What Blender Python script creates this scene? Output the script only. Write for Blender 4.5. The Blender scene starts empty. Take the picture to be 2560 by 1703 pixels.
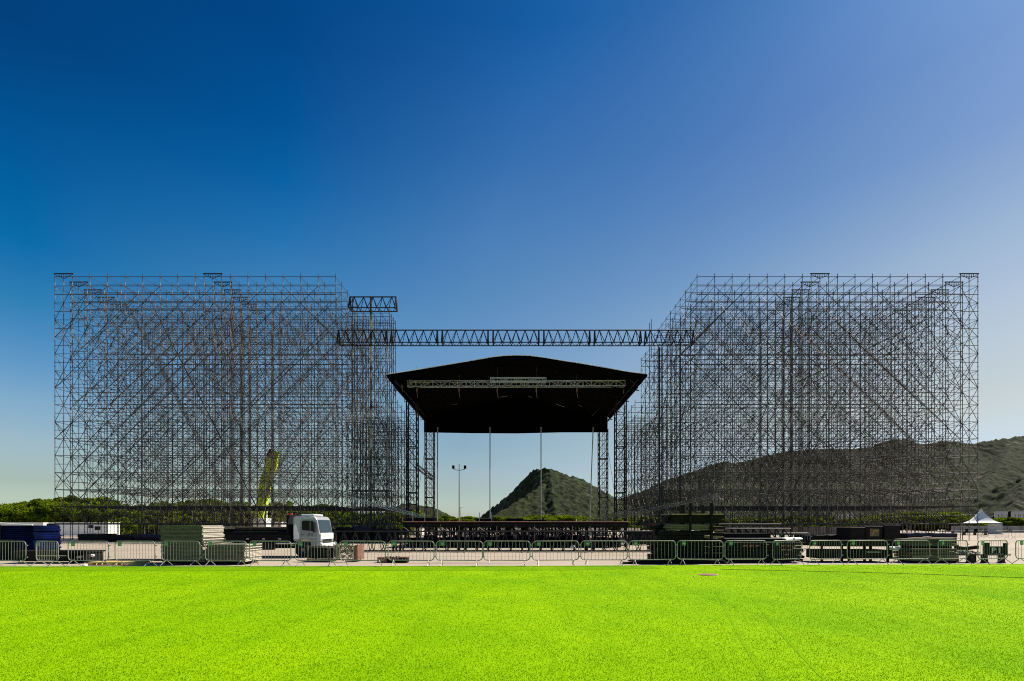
import bpy, math, random
import numpy as np
from mathutils import Vector, Matrix
R = math.radians
random.seed(7)
rng = np.random.default_rng(11)

# ------------------------------------------------------------------ camera, world, sun, exposure
EYE, F, VX, HY = 1.85, 1272.0, 1291.0, 1312.0      # eye height, focal length, vanishing point (photo pixels)
SC = bpy.context.scene
cam_d = bpy.data.cameras.new('camera'); cam = bpy.data.objects.new('camera', cam_d)
SC.collection.objects.link(cam); SC.camera = cam
cam.location = (0, 0, EYE); cam.rotation_euler = (R(90), 0, 0)
cam_d.sensor_width = 36; cam_d.lens = F / 2560 * 36
cam_d.shift_x = -(VX - 1280) / 2560; cam_d.shift_y = (HY - 851.5) / 2560
cam_d.clip_start = 0.1; cam_d.clip_end = 12000

SUN_AZ, SUN_EL = R(60), R(50)
world = bpy.data.worlds.new("World"); SC.world = world; world.use_nodes = True
nt = world.node_tree; nt.nodes.clear()
out = nt.nodes.new('ShaderNodeOutputWorld'); bg = nt.nodes.new('ShaderNodeBackground')
sky = nt.nodes.new('ShaderNodeTexSky'); sky.sky_type = 'NISHITA'; sky.sun_disc = False
sky.sun_elevation = SUN_EL; sky.sun_rotation = SUN_AZ
sky.altitude = 0; sky.air_density = 1.0; sky.dust_density = 0.9; sky.ozone_density = 4.0
# grade of the sky dome by direction: height above the horizon, and nearness to the sun's bearing
GRADE = [[(0.0181, [2.146, 2.358, 2.209]), (0.0631, [1.813, 1.765, 1.511]), (0.1189, [2.009, 1.94, 1.716]), (0.1736, [1.674, 1.943, 1.872]), (0.2267, [1.04, 1.733, 1.939]), (0.3026, [0.334, 1.444, 1.818]), (0.3732, [0.04, 1.161, 1.736]), (0.4378, [0.018, 0.989, 1.606]), (0.4963, [0.015, 0.79, 1.417]), (0.5775, [0.014, 0.526, 1.085])],
 [(0.0228, [2.038, 2.244, 2.177]), (0.0867, [1.896, 1.805, 1.519]), (0.1495, [2.188, 2.078, 1.666]), (0.2171, [1.917, 2.142, 1.915]), (0.2818, [1.403, 1.985, 2.02]), (0.3719, [0.716, 1.688, 1.947]), (0.4526, [0.255, 1.338, 1.875]), (0.5236, [0.043, 1.032, 1.683]), (0.5851, [0.014, 0.79, 1.445]), (0.6659, [0.014, 0.592, 1.202])],
 [(0.0251, [1.752, 1.927, 1.932]), (0.0643, [1.608, 1.603, 1.482]), (0.0955, [1.638, 1.585, 1.459]), (0.1492, [1.529, 1.605, 1.444]), (0.2382, [1.489, 1.713, 1.593]), (0.3282, [1.298, 1.7, 1.764]), (0.4041, [0.994, 1.564, 1.738]), (0.4884, [0.771, 1.414, 1.74]), (0.5827, [0.41, 1.106, 1.643]), (0.6582, [0.213, 0.907, 1.546]), (0.7015, [0.101, 0.776, 1.42])],
 [(0.0239, [1.376, 1.556, 1.882]), (0.175, [2.077, 1.692, 1.252]), (0.2546, [2.069, 1.773, 1.357]), (0.305, [1.925, 1.743, 1.441]), (0.376, [1.548, 1.59, 1.443]), (0.4409, [1.117, 1.327, 1.401]), (0.4996, [0.795, 1.063, 1.339]), (0.5808, [0.626, 0.881, 1.259])]]
def sm(op, a, b=None):
    n = nt.nodes.new('ShaderNodeMath'); n.operation = op
    for k, q in enumerate((a, b)):
        if q is None: continue
        if isinstance(q, (int, float)): n.inputs[k].default_value = q
        else: nt.links.new(q, n.inputs[k])
    return n.outputs[0]
geo = nt.nodes.new('ShaderNodeTexCoord'); sep = nt.nodes.new('ShaderNodeSeparateXYZ'); nt.links.new(geo.outputs['Generated'], sep.inputs[0])
gc = sm('ADD', sm('MULTIPLY', sep.outputs[0], math.sin(SUN_AZ)), sm('MULTIPLY', sep.outputs[1], math.cos(SUN_AZ)))
ramps = []
for st in GRADE:
    r = nt.nodes.new('ShaderNodeValToRGB'); r.color_ramp.interpolation = 'B_SPLINE' if False else 'LINEAR'
    while len(r.color_ramp.elements) < len(st): r.color_ramp.elements.new(.5)
    for e, (z, c) in zip(r.color_ramp.elements, st): e.position = z
    for e, (z, c) in zip(r.color_ramp.elements, st): e.color = (*c, 1)
    nt.links.new(sep.outputs[2], r.inputs[0]); ramps.append(r.outputs[0])
def mixc(a, b, lo, hi):
    mr = nt.nodes.new('ShaderNodeMapRange'); mr.inputs[1].default_value = lo; mr.inputs[2].default_value = hi
    nt.links.new(gc, mr.inputs[0]); x = nt.nodes.new('ShaderNodeMix'); x.data_type = 'RGBA'
    nt.links.new(mr.outputs[0], x.inputs[0]); nt.links.new(a, x.inputs[6]); nt.links.new(b, x.inputs[7]); return x.outputs[2]
gr = mixc(mixc(mixc(ramps[0], ramps[1], -.22, .08), ramps[2], .08, .40), ramps[3], .40, .86)
mu = nt.nodes.new('ShaderNodeVectorMath'); mu.operation = 'MULTIPLY'
nt.links.new(sky.outputs[0], mu.inputs[0]); nt.links.new(gr, mu.inputs[1]); nt.links.new(mu.outputs[0], bg.inputs[0])
bg.inputs[1].default_value = 0.0406
nt.links.new(bg.outputs[0], out.inputs[0])

sun_d = bpy.data.lights.new('sun', 'SUN'); sun_o = bpy.data.objects.new('sun', sun_d)
SC.collection.objects.link(sun_o)
sun_d.energy = 5.0; sun_d.angle = R(0.5); sun_d.color = (1, .93, .82)
sdir = Vector((math.sin(SUN_AZ) * math.cos(SUN_EL), math.cos(SUN_AZ) * math.cos(SUN_EL), math.sin(SUN_EL)))
sun_o.rotation_euler = sdir.to_track_quat('Z', 'Y').to_euler()
sun_o.location = (60, 60, 120)
SC.view_settings.view_transform = 'Standard'; SC.view_settings.look = 'None'
SC.view_settings.exposure = 0.6; SC.view_settings.gamma = 1
SC.cycles.pixel_filter_type = 'BLACKMAN_HARRIS'; SC.cycles.filter_width = 1.05
SC.cycles.use_denoising = False
SC.cycles.max_bounces = 6; SC.cycles.transparent_max_bounces = 8

# ------------------------------------------------------------------ helpers
def PX(px, d): return (px - VX) * d / F
def PZ(py, d): return EYE + (HY - py) * d / F
def lerp(a, b, t): return a + (b - a) * t

class MB:
    def __init__(s): s.v = []; s.f = []; s.n = 0
    def add(s, v, f):
        s.v.extend(v); s.f.extend([tuple(i + s.n for i in q) for q in f]); s.n += len(v); return s
    def box(s, x0, x1, y0, y1, z0, z1, m=None):
        v = [Vector(p) for p in ((x0,y0,z0),(x1,y0,z0),(x1,y1,z0),(x0,y1,z0),(x0,y0,z1),(x1,y0,z1),(x1,y1,z1),(x0,y1,z1))]
        if m is not None: v = [m @ p for p in v]
        return s.add(v, [(3,2,1,0),(4,5,6,7),(0,1,5,4),(1,2,6,5),(2,3,7,6),(3,0,4,7)])
    def tube(s, p, q, r, n=6, r2=None, cap=True):
        p = Vector(p); q = Vector(q); d = q - p
        if d.length < 1e-6: return s
        d.normalize(); u = d.orthogonal().normalized()
        if abs(d.z) < .9: u = d.cross(Vector((0,0,1))).normalized()
        w = d.cross(u); r2 = r if r2 is None else r2
        v = []
        for c, rr in ((p, r), (q, r2)):
            for k in range(n):
                a = 2 * math.pi * (k + .5) / n
                v.append(c + (u * math.cos(a) + w * math.sin(a)) * rr)
        f = [(k, (k+1) % n, n + (k+1) % n, n + k) for k in range(n)]
        if cap: f += [tuple(range(n))[::-1], tuple(range(n, 2*n))]
        return s.add(v, f)
    def path(s, pts, r, n=6, closed=False):
        pts = [Vector(p) for p in pts]; m = len(pts); v = []
        prev = None
        for i, p in enumerate(pts):
            a = pts[(i-1) % m] if (closed or i > 0) else pts[i]
            b = pts[(i+1) % m] if (closed or i < m-1) else pts[i]
            d = (b - a).normalized()
            if prev is None: u = d.orthogonal().normalized()
            else: u = (prev - d * prev.dot(d)).normalized()
            prev = u; w = d.cross(u)
            for k in range(n):
                t = 2 * math.pi * k / n
                v.append(p + (u * math.cos(t) + w * math.sin(t)) * r)
        f = []
        for i in range(m if closed else m-1):
            j = (i+1) % m
            for k in range(n): f.append((i*n+k, i*n+(k+1)%n, j*n+(k+1)%n, j*n+k))
        if not closed: f += [tuple(range(n))[::-1], tuple(range((m-1)*n, m*n))]
        return s.add(v, f)
    def prism(s, poly, y0, y1):            # poly in (x, z), extruded along y
        n = len(poly)
        v = [Vector((x, y0, z)) for x, z in poly] + [Vector((x, y1, z)) for x, z in poly]
        f = [(k, (k+1) % n, n + (k+1) % n, n + k) for k in range(n)] + [tuple(range(n))[::-1], tuple(range(n, 2*n))]
        return s.add(v, f)
    def lathe(s, prof, c=(0,0,0), n=16):
        v = []
        for r, z in prof:
            for k in range(n):
                a = 2*math.pi*k/n; v.append(Vector((c[0]+r*math.cos(a), c[1]+r*math.sin(a), c[2]+z)))
        f = []
        for i in range(len(prof)-1):
            for k in range(n): f.append((i*n+k, i*n+(k+1)%n, (i+1)*n+(k+1)%n, (i+1)*n+k))
        f += [tuple(range(n))[::-1], tuple(range((len(prof)-1)*n, len(prof)*n))]
        return s.add(v, f)
    def mesh(s, name, mat, smooth=False, bevel=0):
        me = bpy.data.meshes.new(name)
        me.from_pydata([tuple(p) for p in s.v], [], s.f); me.update()
        if mat: me.materials.append(mat)
        if smooth: me.polygons.foreach_set('use_smooth', [True]*len(me.polygons))
        return me
    def build(s, name, mat, parent=None, smooth=False, loc=None, bevel=0, kind=None):
        o = bpy.data.objects.new(name, s.mesh(name, mat, smooth)); SC.collection.objects.link(o)
        if parent: o.parent = parent
        if loc: o.location = loc
        if bevel:
            b = o.modifiers.new('bevel', 'BEVEL'); b.width = bevel; b.segments = 2; b.limit_method = 'ANGLE'
        if kind: o['kind'] = kind
        return o

def tag(o, label=None, cat=None, group=None, kind=None):
    if label: o['label'] = label
    if cat: o['category'] = cat
    if group: o['group'] = group
    if kind: o['kind'] = kind
    return o
def thing(name, label, cat, loc=(0,0,0), rz=0, group=None):
    o = bpy.data.objects.new(name, None); SC.collection.objects.link(o)
    o.location = loc; o.rotation_euler = (0,0,rz); o.empty_display_size = .2
    return tag(o, label, cat, group)
def inst(name, me, parent, loc=(0,0,0), rot=None, scale=None):
    o = bpy.data.objects.new(name, me); SC.collection.objects.link(o); o.parent = parent
    o.location = loc
    if rot: o.rotation_euler = rot
    if scale: o.scale = scale
    return o
KIDS = {}
def kids(o): return [c for c in o.children]
def copy_tree(o, parent=None):
    c = o.copy(); SC.collection.objects.link(c); c.parent = parent
    for ch in list(o.children): copy_tree(ch, c)
    return c

# ------------------------------------------------------------------ materials
def mat(name, col, rough=.6, metal=0, var=.15, scale=3.0, bump=0, bscale=20, col2=None, stretch=None, spec=None, thr=.5, width=.25):
    m = bpy.data.materials.new(name); m.use_nodes = True; t = m.node_tree
    b = t.nodes['Principled BSDF']; b.inputs['Roughness'].default_value = rough; b.inputs['Metallic'].default_value = metal
    if spec is not None: b.inputs['Specular IOR Level'].default_value = spec
    tc = t.nodes.new('ShaderNodeTexCoord'); mp = t.nodes.new('ShaderNodeMapping')
    if stretch: mp.inputs['Scale'].default_value = stretch
    t.links.new(tc.outputs['Object'], mp.inputs[0])
    no = t.nodes.new('ShaderNodeTexNoise'); no.inputs['Scale'].default_value = scale; no.inputs['Detail'].default_value = 6
    t.links.new(mp.outputs[0], no.inputs['Vector'])
    cr = t.nodes.new('ShaderNodeValToRGB'); t.links.new(no.outputs[0], cr.inputs[0])
    c2 = col2 if col2 else tuple(min(1, c*(1-var*1.6)) for c in col)
    cr.color_ramp.elements[0].color = (*c2, 1); cr.color_ramp.elements[1].color = (*[min(1, c*(1+var)) for c in col], 1)
    cr.color_ramp.elements[0].position = thr - width; cr.color_ramp.elements[1].position = thr + width
    t.links.new(cr.outputs[0], b.inputs['Base Color'])
    if bump:
        n2 = t.nodes.new('ShaderNodeTexNoise'); n2.inputs['Scale'].default_value = bscale; n2.inputs['Detail'].default_value = 8
        t.links.new(mp.outputs[0], n2.inputs['Vector'])
        bp = t.nodes.new('ShaderNodeBump'); bp.inputs['Strength'].default_value = bump; bp.inputs['Distance'].default_value = .05
        t.links.new(n2.outputs[0], bp.inputs['Height']); t.links.new(bp.outputs[0], b.inputs['Normal'])
    return m
M = {}
M['galv'] = mat('galvanised_steel', (.30,.27,.24), .45, .6, .3, 1.5, col2=(.12,.07,.045))
M['tubes'] = mat('scaffold_tube_steel', (.075,.055,.045), .6, .1, .35, .8, col2=(.020,.012,.009))
M['posts'] = mat('rusty_glinting_post_steel', (.36,.30,.24), .5, .15, .2, .55, col2=(.03,.017,.012), thr=.54, width=.08)  # pale patches imitate sun glints on the posts, dark ones are rust
M['darksteel'] = mat('black_painted_steel', (.012,.011,.010), .6, .2, .4, 2)
M['alu'] = mat('aluminium', (.60,.58,.54), .35, .55, .1, 3)
M['black'] = mat('black_cloth', (.0022,.0022,.0022), .95, 0, .3, 2, spec=.02)
M['blackbox'] = mat('black_boards', (.008,.007,.0065), .8, 0, .5, 2, spec=.2)
M['brgreen'] = mat('barrier_green_galvanised', (.33,.32,.29), .5, .2, .2, 4, col2=(.13,.14,.11))
M['sign'] = mat('green_plate', (.13,.30,.14), .5, 0, .2, 6)
M['signlight'] = mat('pale_lettering', (.42,.62,.40), .5)
M['white'] = mat('white_paint', (.88,.86,.82), .35, 0, .05, 2)
M['trusswhite'] = mat('pale_aluminium', (.50,.50,.50), .5, .1, .1, 2)
M['whitefab'] = mat('white_tent_fabric', (.80,.79,.77), .8, 0, .05, 1)
M['panelgrey'] = mat('grey_panel', (.45,.45,.44), .6)
M['plank'] = mat('weathered_plank', (.13,.115,.075), .8, 0, .3, 5, col2=(.055,.055,.033), stretch=(.5,1,8))
M['mosswood'] = mat('dark_timber', (.09,.065,.04), .85, 0, .4, 3, col2=(.02,.018,.01), stretch=(.4,1,5))
M['plankend'] = mat('lit_plank_end', (.62,.55,.44), .8, 0, .2, 12)  # pale tone puts sunlight on the stack ends; also serves pale straps
M['plankgreen'] = mat('mossy_timber', (.15,.13,.08), .85, 0, .4, 3, col2=(.04,.04,.02), stretch=(.4,1,5))
M['wood'] = mat('raw_timber', (.45,.30,.17), .8, 0, .3, 6, col2=(.25,.14,.07), stretch=(.3,1,4))
M['brown'] = mat('red_brown_wood', (.24,.10,.07), .8, 0, .3, 5)
M['yellow'] = mat('yellow_board', (.62,.47,.16), .7, 0, .2, 5)
M['tarp'] = mat('blue_tarp', (.0015,.007,.048), .8, 0, .5, .9, col2=(.0006,.0007,.0015), bump=.6, bscale=4, stretch=(.8,1,3), spec=.04)
M['darktarp'] = mat('dark_tarp', (.004,.008,.035), .5, 0, .5, 1.6, col2=(.002,.003,.008), spec=.2)
M['lime'] = mat('lime_paint', (.72,.98,.015), .35, 0, .08, 1)
M['shaded'] = mat('shaded_cab_grey', (.42,.43,.46), .3, .2, .06, 1)  # grey holds the shade of the cab side in its colour
M['cabgrey'] = mat('door_grey_paint', (.27,.28,.30), .35, .2, .06, 1)
M['glass'] = mat('dark_glass', (.008,.009,.010), .15, 0, .1, 1, spec=.12)
M['windscreen'] = mat('windscreen_glass', (.025,.042,.055), .12, 0, .1, 1, spec=.2)
M['rubber'] = mat('rubber', (.015,.015,.015), .9)
M['red'] = mat('red_plastic', (.5,.03,.02), .4)
M['bark'] = mat('bark', (.16,.12,.08), .9, 0, .3, 4)
M['fencegrey'] = mat('grey_mesh', (.16,.15,.15), .9)
M['wallgrey'] = mat('concrete_wall', (.26,.25,.23), .9, 0, .2, .6)
M['bldg'] = mat('white_render', (.40,.39,.38), .8, 0, .06, .3)
M['bldgwin'] = mat('window_dark', (.04,.045,.055), .3)
M['orange'] = mat('orange_canvas', (.5,.22,.05), .7)

def leafmat(name, a, b):
    m = bpy.data.materials.new(name); m.use_nodes = True; t = m.node_tree; t.nodes.clear()
    o = t.nodes.new('ShaderNodeOutputMaterial'); mx = t.nodes.new('ShaderNodeMixShader')
    d = t.nodes.new('ShaderNodeBsdfDiffuse'); tr = t.nodes.new('ShaderNodeBsdfTranslucent')
    tc = t.nodes.new('ShaderNodeTexCoord'); no = t.nodes.new('ShaderNodeTexNoise'); no.inputs['Scale'].default_value = .7
    no.inputs['Detail'].default_value = 5
    cr = t.nodes.new('ShaderNodeValToRGB'); cr.color_ramp.elements[0].color = (*a,1); cr.color_ramp.elements[1].color = (*b,1)
    cr.color_ramp.elements[0].position = .35; cr.color_ramp.elements[1].position = .65
    t.links.new(tc.outputs['Object'], no.inputs[0]); t.links.new(no.outputs[0], cr.inputs[0])
    t.links.new(cr.outputs[0], d.inputs[0]); t.links.new(cr.outputs[0], tr.inputs[0])
    mx.inputs[0].default_value = .42
    t.links.new(d.outputs[0], mx.inputs[1]); t.links.new(tr.outputs[0], mx.inputs[2]); t.links.new(mx.outputs[0], o.inputs[0])
    return m
M['leaf'] = leafmat('leaves', (.03,.06,.003), (.20,.26,.010))
M['leafy'] = leafmat('bright_leaves', (.05,.10,.003), (.27,.34,.012))
M['blade'] = leafmat('turf_blades', (.205,.36,.0), (.275,.44,.0))

def ground_mats(dark=1.0, key='turf'):
    # turf
    m = bpy.data.materials.new('artificial_turf'); m.use_nodes = True; t = m.node_tree; b = t.nodes['Principled BSDF']
    b.inputs['Roughness'].default_value = .95; b.inputs['Specular IOR Level'].default_value = .05
    tc = t.nodes.new('ShaderNodeTexCoord')
    def noise(scale, st=(1,1,1), det=8):
        mp = t.nodes.new('ShaderNodeMapping'); mp.inputs['Scale'].default_value = st
        n = t.nodes.new('ShaderNodeTexNoise'); n.inputs['Scale'].default_value = scale; n.inputs['Detail'].default_value = det
        n.inputs['Roughness'].default_value = .65
        t.links.new(tc.outputs['Object'], mp.inputs[0]); t.links.new(mp.outputs[0], n.inputs[0]); return n
    def ramp(n, c0, c1, p0, p1):
        r = t.nodes.new('ShaderNodeValToRGB'); r.color_ramp.elements[0].color = (*c0,1); r.color_ramp.elements[1].color = (*c1,1)
        r.color_ramp.elements[0].position = p0; r.color_ramp.elements[1].position = p1; t.links.new(n.outputs[0], r.inputs[0]); return r
    def mul(a, b_, f=1.0):
        x = t.nodes.new('ShaderNodeMix'); x.data_type = 'RGBA'; x.blend_type = 'MULTIPLY'; x.inputs[0].default_value = f
        t.links.new(a, x.inputs[6]); t.links.new(b_, x.inputs[7]); return x.outputs[2]
    base = ramp(noise(.35, (1,1,1), 4), (.225,.415,.0), (.285,.475,.0), .35, .65)
    fine = ramp(noise(80, (1,1,1), 3), (.88,.91,.82), (1,1,1), .36, .58)
    clump = ramp(noise(4.5), (.94,.96,.92), (1,1,1), .36, .56)
    streak = ramp(noise(1.6, (1.0,.05,1)), (.84,.88,.8), (1,1,1), .36, .5)
    patch = ramp(noise(.22, (1,.6,1), 5), (.66,.86,.6), (1,1,1), .36, .56)
    track = ramp(noise(2.2, (.9,.02,1), 3), (.90,.93,.85), (1,1,1), .34, .42)
    c = mul(base.outputs[0], fine.outputs[0]); c = mul(c, clump.outputs[0]); c = mul(c, streak.outputs[0], .8); c = mul(c, patch.outputs[0], .75); c = mul(c, track.outputs[0], .8)
    t.links.new(c, b.inputs['Base Color'])
    nb = noise(120, (1,1,1), 2); bp = t.nodes.new('ShaderNodeBump'); bp.inputs['Strength'].default_value = .45; bp.inputs['Distance'].default_value = .015
    t.links.new(nb.outputs[0], bp.inputs['Height']); t.links.new(bp.outputs[0], b.inputs['Normal'])
    M[key] = m
    if dark < 1:
        for e in (base.color_ramp.elements): e.color = (e.color[0]*dark*.93, e.color[1]*dark, e.color[2], 1)
        return
    # concrete
    m = bpy.data.materials.new('concrete_ground'); m.use_nodes = True; t = m.node_tree; b = t.nodes['Principled BSDF']
    b.inputs['Roughness'].default_value = .9; tc = t.nodes.new('ShaderNodeTexCoord')
    base = ramp(noise(.12, (1,1,1), 6), (.34,.275,.20), (.44,.36,.27), .35, .65)
    fine = ramp(noise(3, (1,1,1), 8), (.82,.82,.82), (1,1,1), .35, .6)
    stain = ramp(noise(.5, (.35,1.6,1), 6), (.72,.70,.68), (1,1,1), .38, .47)
    c = mul(base.outputs[0], fine.outputs[0]); c = mul(c, stain.outputs[0], .7)
    t.links.new(c, b.inputs['Base Color']); M['concrete'] = m
ground_mats()
ground_mats(.74, 'turf2')
ground_mats(.86, 'turf3')

def hillmat():
    m = bpy.data.materials.new('forest_slope'); m.use_nodes = True; t = m.node_tree; b = t.nodes['Principled BSDF']
    b.inputs['Roughness'].default_value = .95; b.inputs['Specular IOR Level'].default_value = .1
    tc = t.nodes.new('ShaderNodeTexCoord')
    n = t.nodes.new('ShaderNodeTexNoise'); n.inputs['Scale'].default_value = .05; n.inputs['Detail'].default_value = 10; n.inputs['Roughness'].default_value = .7
    t.links.new(tc.outputs['Object'], n.inputs[0])
    r = t.nodes.new('ShaderNodeValToRGB'); r.color_ramp.elements[0].color = (.014,.020,.008,1); r.color_ramp.elements[1].color = (.062,.074,.028,1)
    r.color_ramp.elements[0].position = .36; r.color_ramp.elements[1].position = .68
    t.links.new(n.outputs[0], r.inputs[0])
    n2 = t.nodes.new('ShaderNodeTexNoise'); n2.inputs['Scale'].default_value = .012; n2.inputs['Detail'].default_value = 8
    t.links.new(tc.outputs['Object'], n2.inputs[0])
    r2 = t.nodes.new('ShaderNodeValToRGB'); r2.color_ramp.elements[0].position = .64; r2.color_ramp.elements[1].position = .70
    t.links.new(n2.outputs[0], r2.inputs[0])
    mx = t.nodes.new('ShaderNodeMix'); mx.data_type = 'RGBA'; mx.inputs[7].default_value = (.16,.14,.11,1)
    t.links.new(r2.outputs[0], mx.inputs[0]); t.links.new(r.outputs[0], mx.inputs[6])
    n3 = t.nodes.new('ShaderNodeTexNoise'); n3.inputs['Scale'].default_value = .16; n3.inputs['Detail'].default_value = 4
    t.links.new(tc.outputs['Object'], n3.inputs[0])
    r3 = t.nodes.new('ShaderNodeValToRGB'); r3.color_ramp.elements[0].color = (.38,.40,.36,1); r3.color_ramp.elements[0].position = .40; r3.color_ramp.elements[1].position = .60
    t.links.new(n3.outputs[0], r3.inputs[0])
    m2 = t.nodes.new('ShaderNodeMix'); m2.data_type = 'RGBA'; m2.blend_type = 'MULTIPLY'; m2.inputs[0].default_value = 1
    t.links.new(mx.outputs[2], m2.inputs[6]); t.links.new(r3.outputs[0], m2.inputs[7])
    t.links.new(m2.outputs[2], b.inputs['Base Color'])
    M['hill'] = m
hillmat()

# ------------------------------------------------------------------ ground
EDGE = [(-80, 21.6), (-22, 22.2), (0, 22.45), (8, 23.0), (24, 23.6), (80, 25.2)]
def edge_y(x):
    for (xa, ya), (xb, yb) in zip(EDGE, EDGE[1:]):
        if x <= xb: return lerp(ya, yb, (x - xa) / (xb - xa))
    return EDGE[-1][1]
g = MB(); s = 4200
g.add([Vector(p) for p in ((-s,-200,0),(s,-200,0),(s,s,0),(-s,s,0))], [(0,1,2,3)])
g.build('ground', M['concrete'], kind='structure')
g = MB(); top = [Vector((x, y, .03)) for x, y in EDGE]; n = len(top)
low = [Vector((x, y, .001)) for x, y in EDGE]
g.add([Vector((-80,-30,.03)), Vector((80,-30,.03))] + top + low,
      [(0, 1) + tuple(range(n+1, 1, -1))] + [(2+i, 3+i, 2+n+i+1, 2+n+i) for i in range(n-1)])
g.build('lawn', M['turf'], kind='structure')

g = MB(); a = [(-80,21.6),(-22,22.2),(0,22.45)]; b = [(-80,19.4),(-22,19.9),(2,20.3),(6,21.2)]
g.add([Vector((x,y-.02,.036)) for x,y in a] + [Vector((6,22.7,.036))] + [Vector((x,y,.036)) for x,y in b[::-1]], [tuple(range(8))[::-1]])
g.build('lawn_strip', M['turf2'], kind='structure')
for pts in (((1880,1500),(1935,1570),(2000,1640),(2075,1720)),((1790,1480),(1830,1560),(1875,1640),(1930,1730))):
    g = MB(); P_ = [(PX(a, EYE*F/(b-HY)), EYE*F/(b-HY)) for a, b in pts]; v = []
    for x, y in P_: v += [Vector((x-.03, y, .0335)), Vector((x+.03, y, .0335))]
    g.add(v, [(2*k, 2*k+1, 2*k+3, 2*k+2) for k in range(len(P_)-1)]); g.build('wheel_track', M['turf3'], kind='structure')
# short turf blades on the lawn
def turf():
    N = 420000
    y = 4.6 + (22.3-4.6) * rng.random(N)**1.5
    x = (rng.random(N)*2-1) * (y*1.04 + .6)
    h = .010 + .014*rng.random(N); a = rng.random(N)*math.pi*2; w = .002 + .002*rng.random(N) + y*.0003
    lx = (rng.random(N)-.5)*.03; ly = (rng.random(N)-.5)*.03
    v = np.zeros((N,3,3)); z0 = .028
    v[:,0] = np.stack([x-np.cos(a)*w, y-np.sin(a)*w, np.full(N,z0)],1)
    v[:,1] = np.stack([x+np.cos(a)*w, y+np.sin(a)*w, np.full(N,z0)],1)
    v[:,2] = np.stack([x+lx, y+ly, z0+h],1)
    me = bpy.data.meshes.new('grass'); me.vertices.add(N*3); me.loops.add(N*3); me.polygons.add(N)
    me.vertices.foreach_set('co', v.ravel()); me.loops.foreach_set('vertex_index', np.arange(N*3, dtype=np.int32))
    me.polygons.foreach_set('loop_start', np.arange(0, N*3, 3, dtype=np.int32)); me.polygons.foreach_set('loop_total', np.full(N, 3, dtype=np.int32))
    me.update(calc_edges=True); me.materials.append(M['blade'])
    o = bpy.data.objects.new('grass', me); SC.collection.objects.link(o); o['kind'] = 'stuff'
    tag(o, 'short bright green turf blades covering the lawn', 'grass')
turf()

# ------------------------------------------------------------------ hills
def vnoise(x, y, seed):
    r = np.random.default_rng(seed); T = r.random((256,256))
    xi = np.floor(x).astype(int); yi = np.floor(y).astype(int); fx = x-xi; fy = y-yi
    fx = fx*fx*(3-2*fx); fy = fy*fy*(3-2*fy)
    a = T[xi%256, yi%256]; b = T[(xi+1)%256, yi%256]; c = T[xi%256, (yi+1)%256]; d = T[(xi+1)%256, (yi+1)%256]
    return (a*(1-fx)+b*fx)*(1-fy) + (c*(1-fx)+d*fx)*fy
def fbm(x, y, s0, octs, seed):
    t = 0; a = 1; w = 0
    for k in range(octs):
        t = t + a*(vnoise(x/s0*2**k, y/s0*2**k, seed+k)-.5); w += a; a *= .55
    return t/w
def terrain(name, ridges, x0, x1, y0, y1, step, seed, amp=14):
    nx = int((x1-x0)/step)+1; ny = int((y1-y0)/step)+1
    X, Y = np.meshgrid(np.linspace(x0,x1,nx), np.linspace(y0,y1,ny), indexing='ij')
    H = np.full(X.shape, -50.0)
    for rdg in ridges:
        pts, s1, p = rdg[:3]; sl = rdg[3] if len(rdg) > 3 else s1; cut = rdg[4] if len(rdg) > 4 else 0
        x_first = pts[0][0]
        for (a, b) in zip(pts, pts[1:]):
            ax, ay, az = a; bx, by, bz = b
            L2 = (bx-ax)**2 + (by-ay)**2
            t = np.clip(((X-ax)*(bx-ax)+(Y-ay)*(by-ay))/L2, 0, 1)
            dd = np.hypot(X-(ax+t*(bx-ax)), Y-(ay+t*(by-ay)))
            hz = az + t*(bz-az)
            side = (bx-ax)*(Y-ay) - (by-ay)*(X-ax)
            ss = np.where(side > 0, sl, s1)
            H = np.maximum(H, hz - ss*dd - cut*np.maximum(0, x_first-X))
    k = np.clip(H/40, 0, 1)
    H = H + k*(amp*1.1*fbm(X, Y, 120, 3, seed) + 2.5*fbm(X, Y, 30, 3, seed+20) + 6.5*(vnoise(X/9, Y/9, seed+40)-.4) + 4.5*(vnoise(X/4.5, Y/4.5, seed+41)-.5))
    H = np.maximum(H, -2)
    v = np.stack([X, Y, H], -1).reshape(-1,3)
    i = np.arange(nx*ny).reshape(nx, ny)
    q = np.stack([i[:-1,:-1], i[1:,:-1], i[1:,1:], i[:-1,1:]], -1).reshape(-1,4)
    keep = (H.ravel()[q] > -1.9).any(1); q = q[keep]; N = len(q)
    me = bpy.data.meshes.new(name); me.vertices.add(len(v)); me.loops.add(N*4); me.polygons.add(N)
    me.vertices.foreach_set('co', v.ravel()); me.loops.foreach_set('vertex_index', q.ravel().astype(np.int32))
    me.polygons.foreach_set('loop_start', np.arange(0, N*4, 4, dtype=np.int32)); me.polygons.foreach_set('loop_total', np.full(N, 4, dtype=np.int32))
    me.update(calc_edges=True); me.materials.append(M['hill'])
    o = bpy.data.objects.new(name, me); SC.collection.objects.link(o); o['kind'] = 'structure'
    return o
def rp(px, py, d): return (PX(px, d), d, PZ(py, d))
D = 1300
sk = [(1196,1296),(1217,1278),(1237,1265),(1271,1238),(1311,1196),(1335,1176),(1352,1171),(1374,1171),(1393,1178),(1425,1189),(1450,1197),(1477,1218),(1503,1231),(1528,1243),(1560,1272),(1600,1300)]
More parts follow.
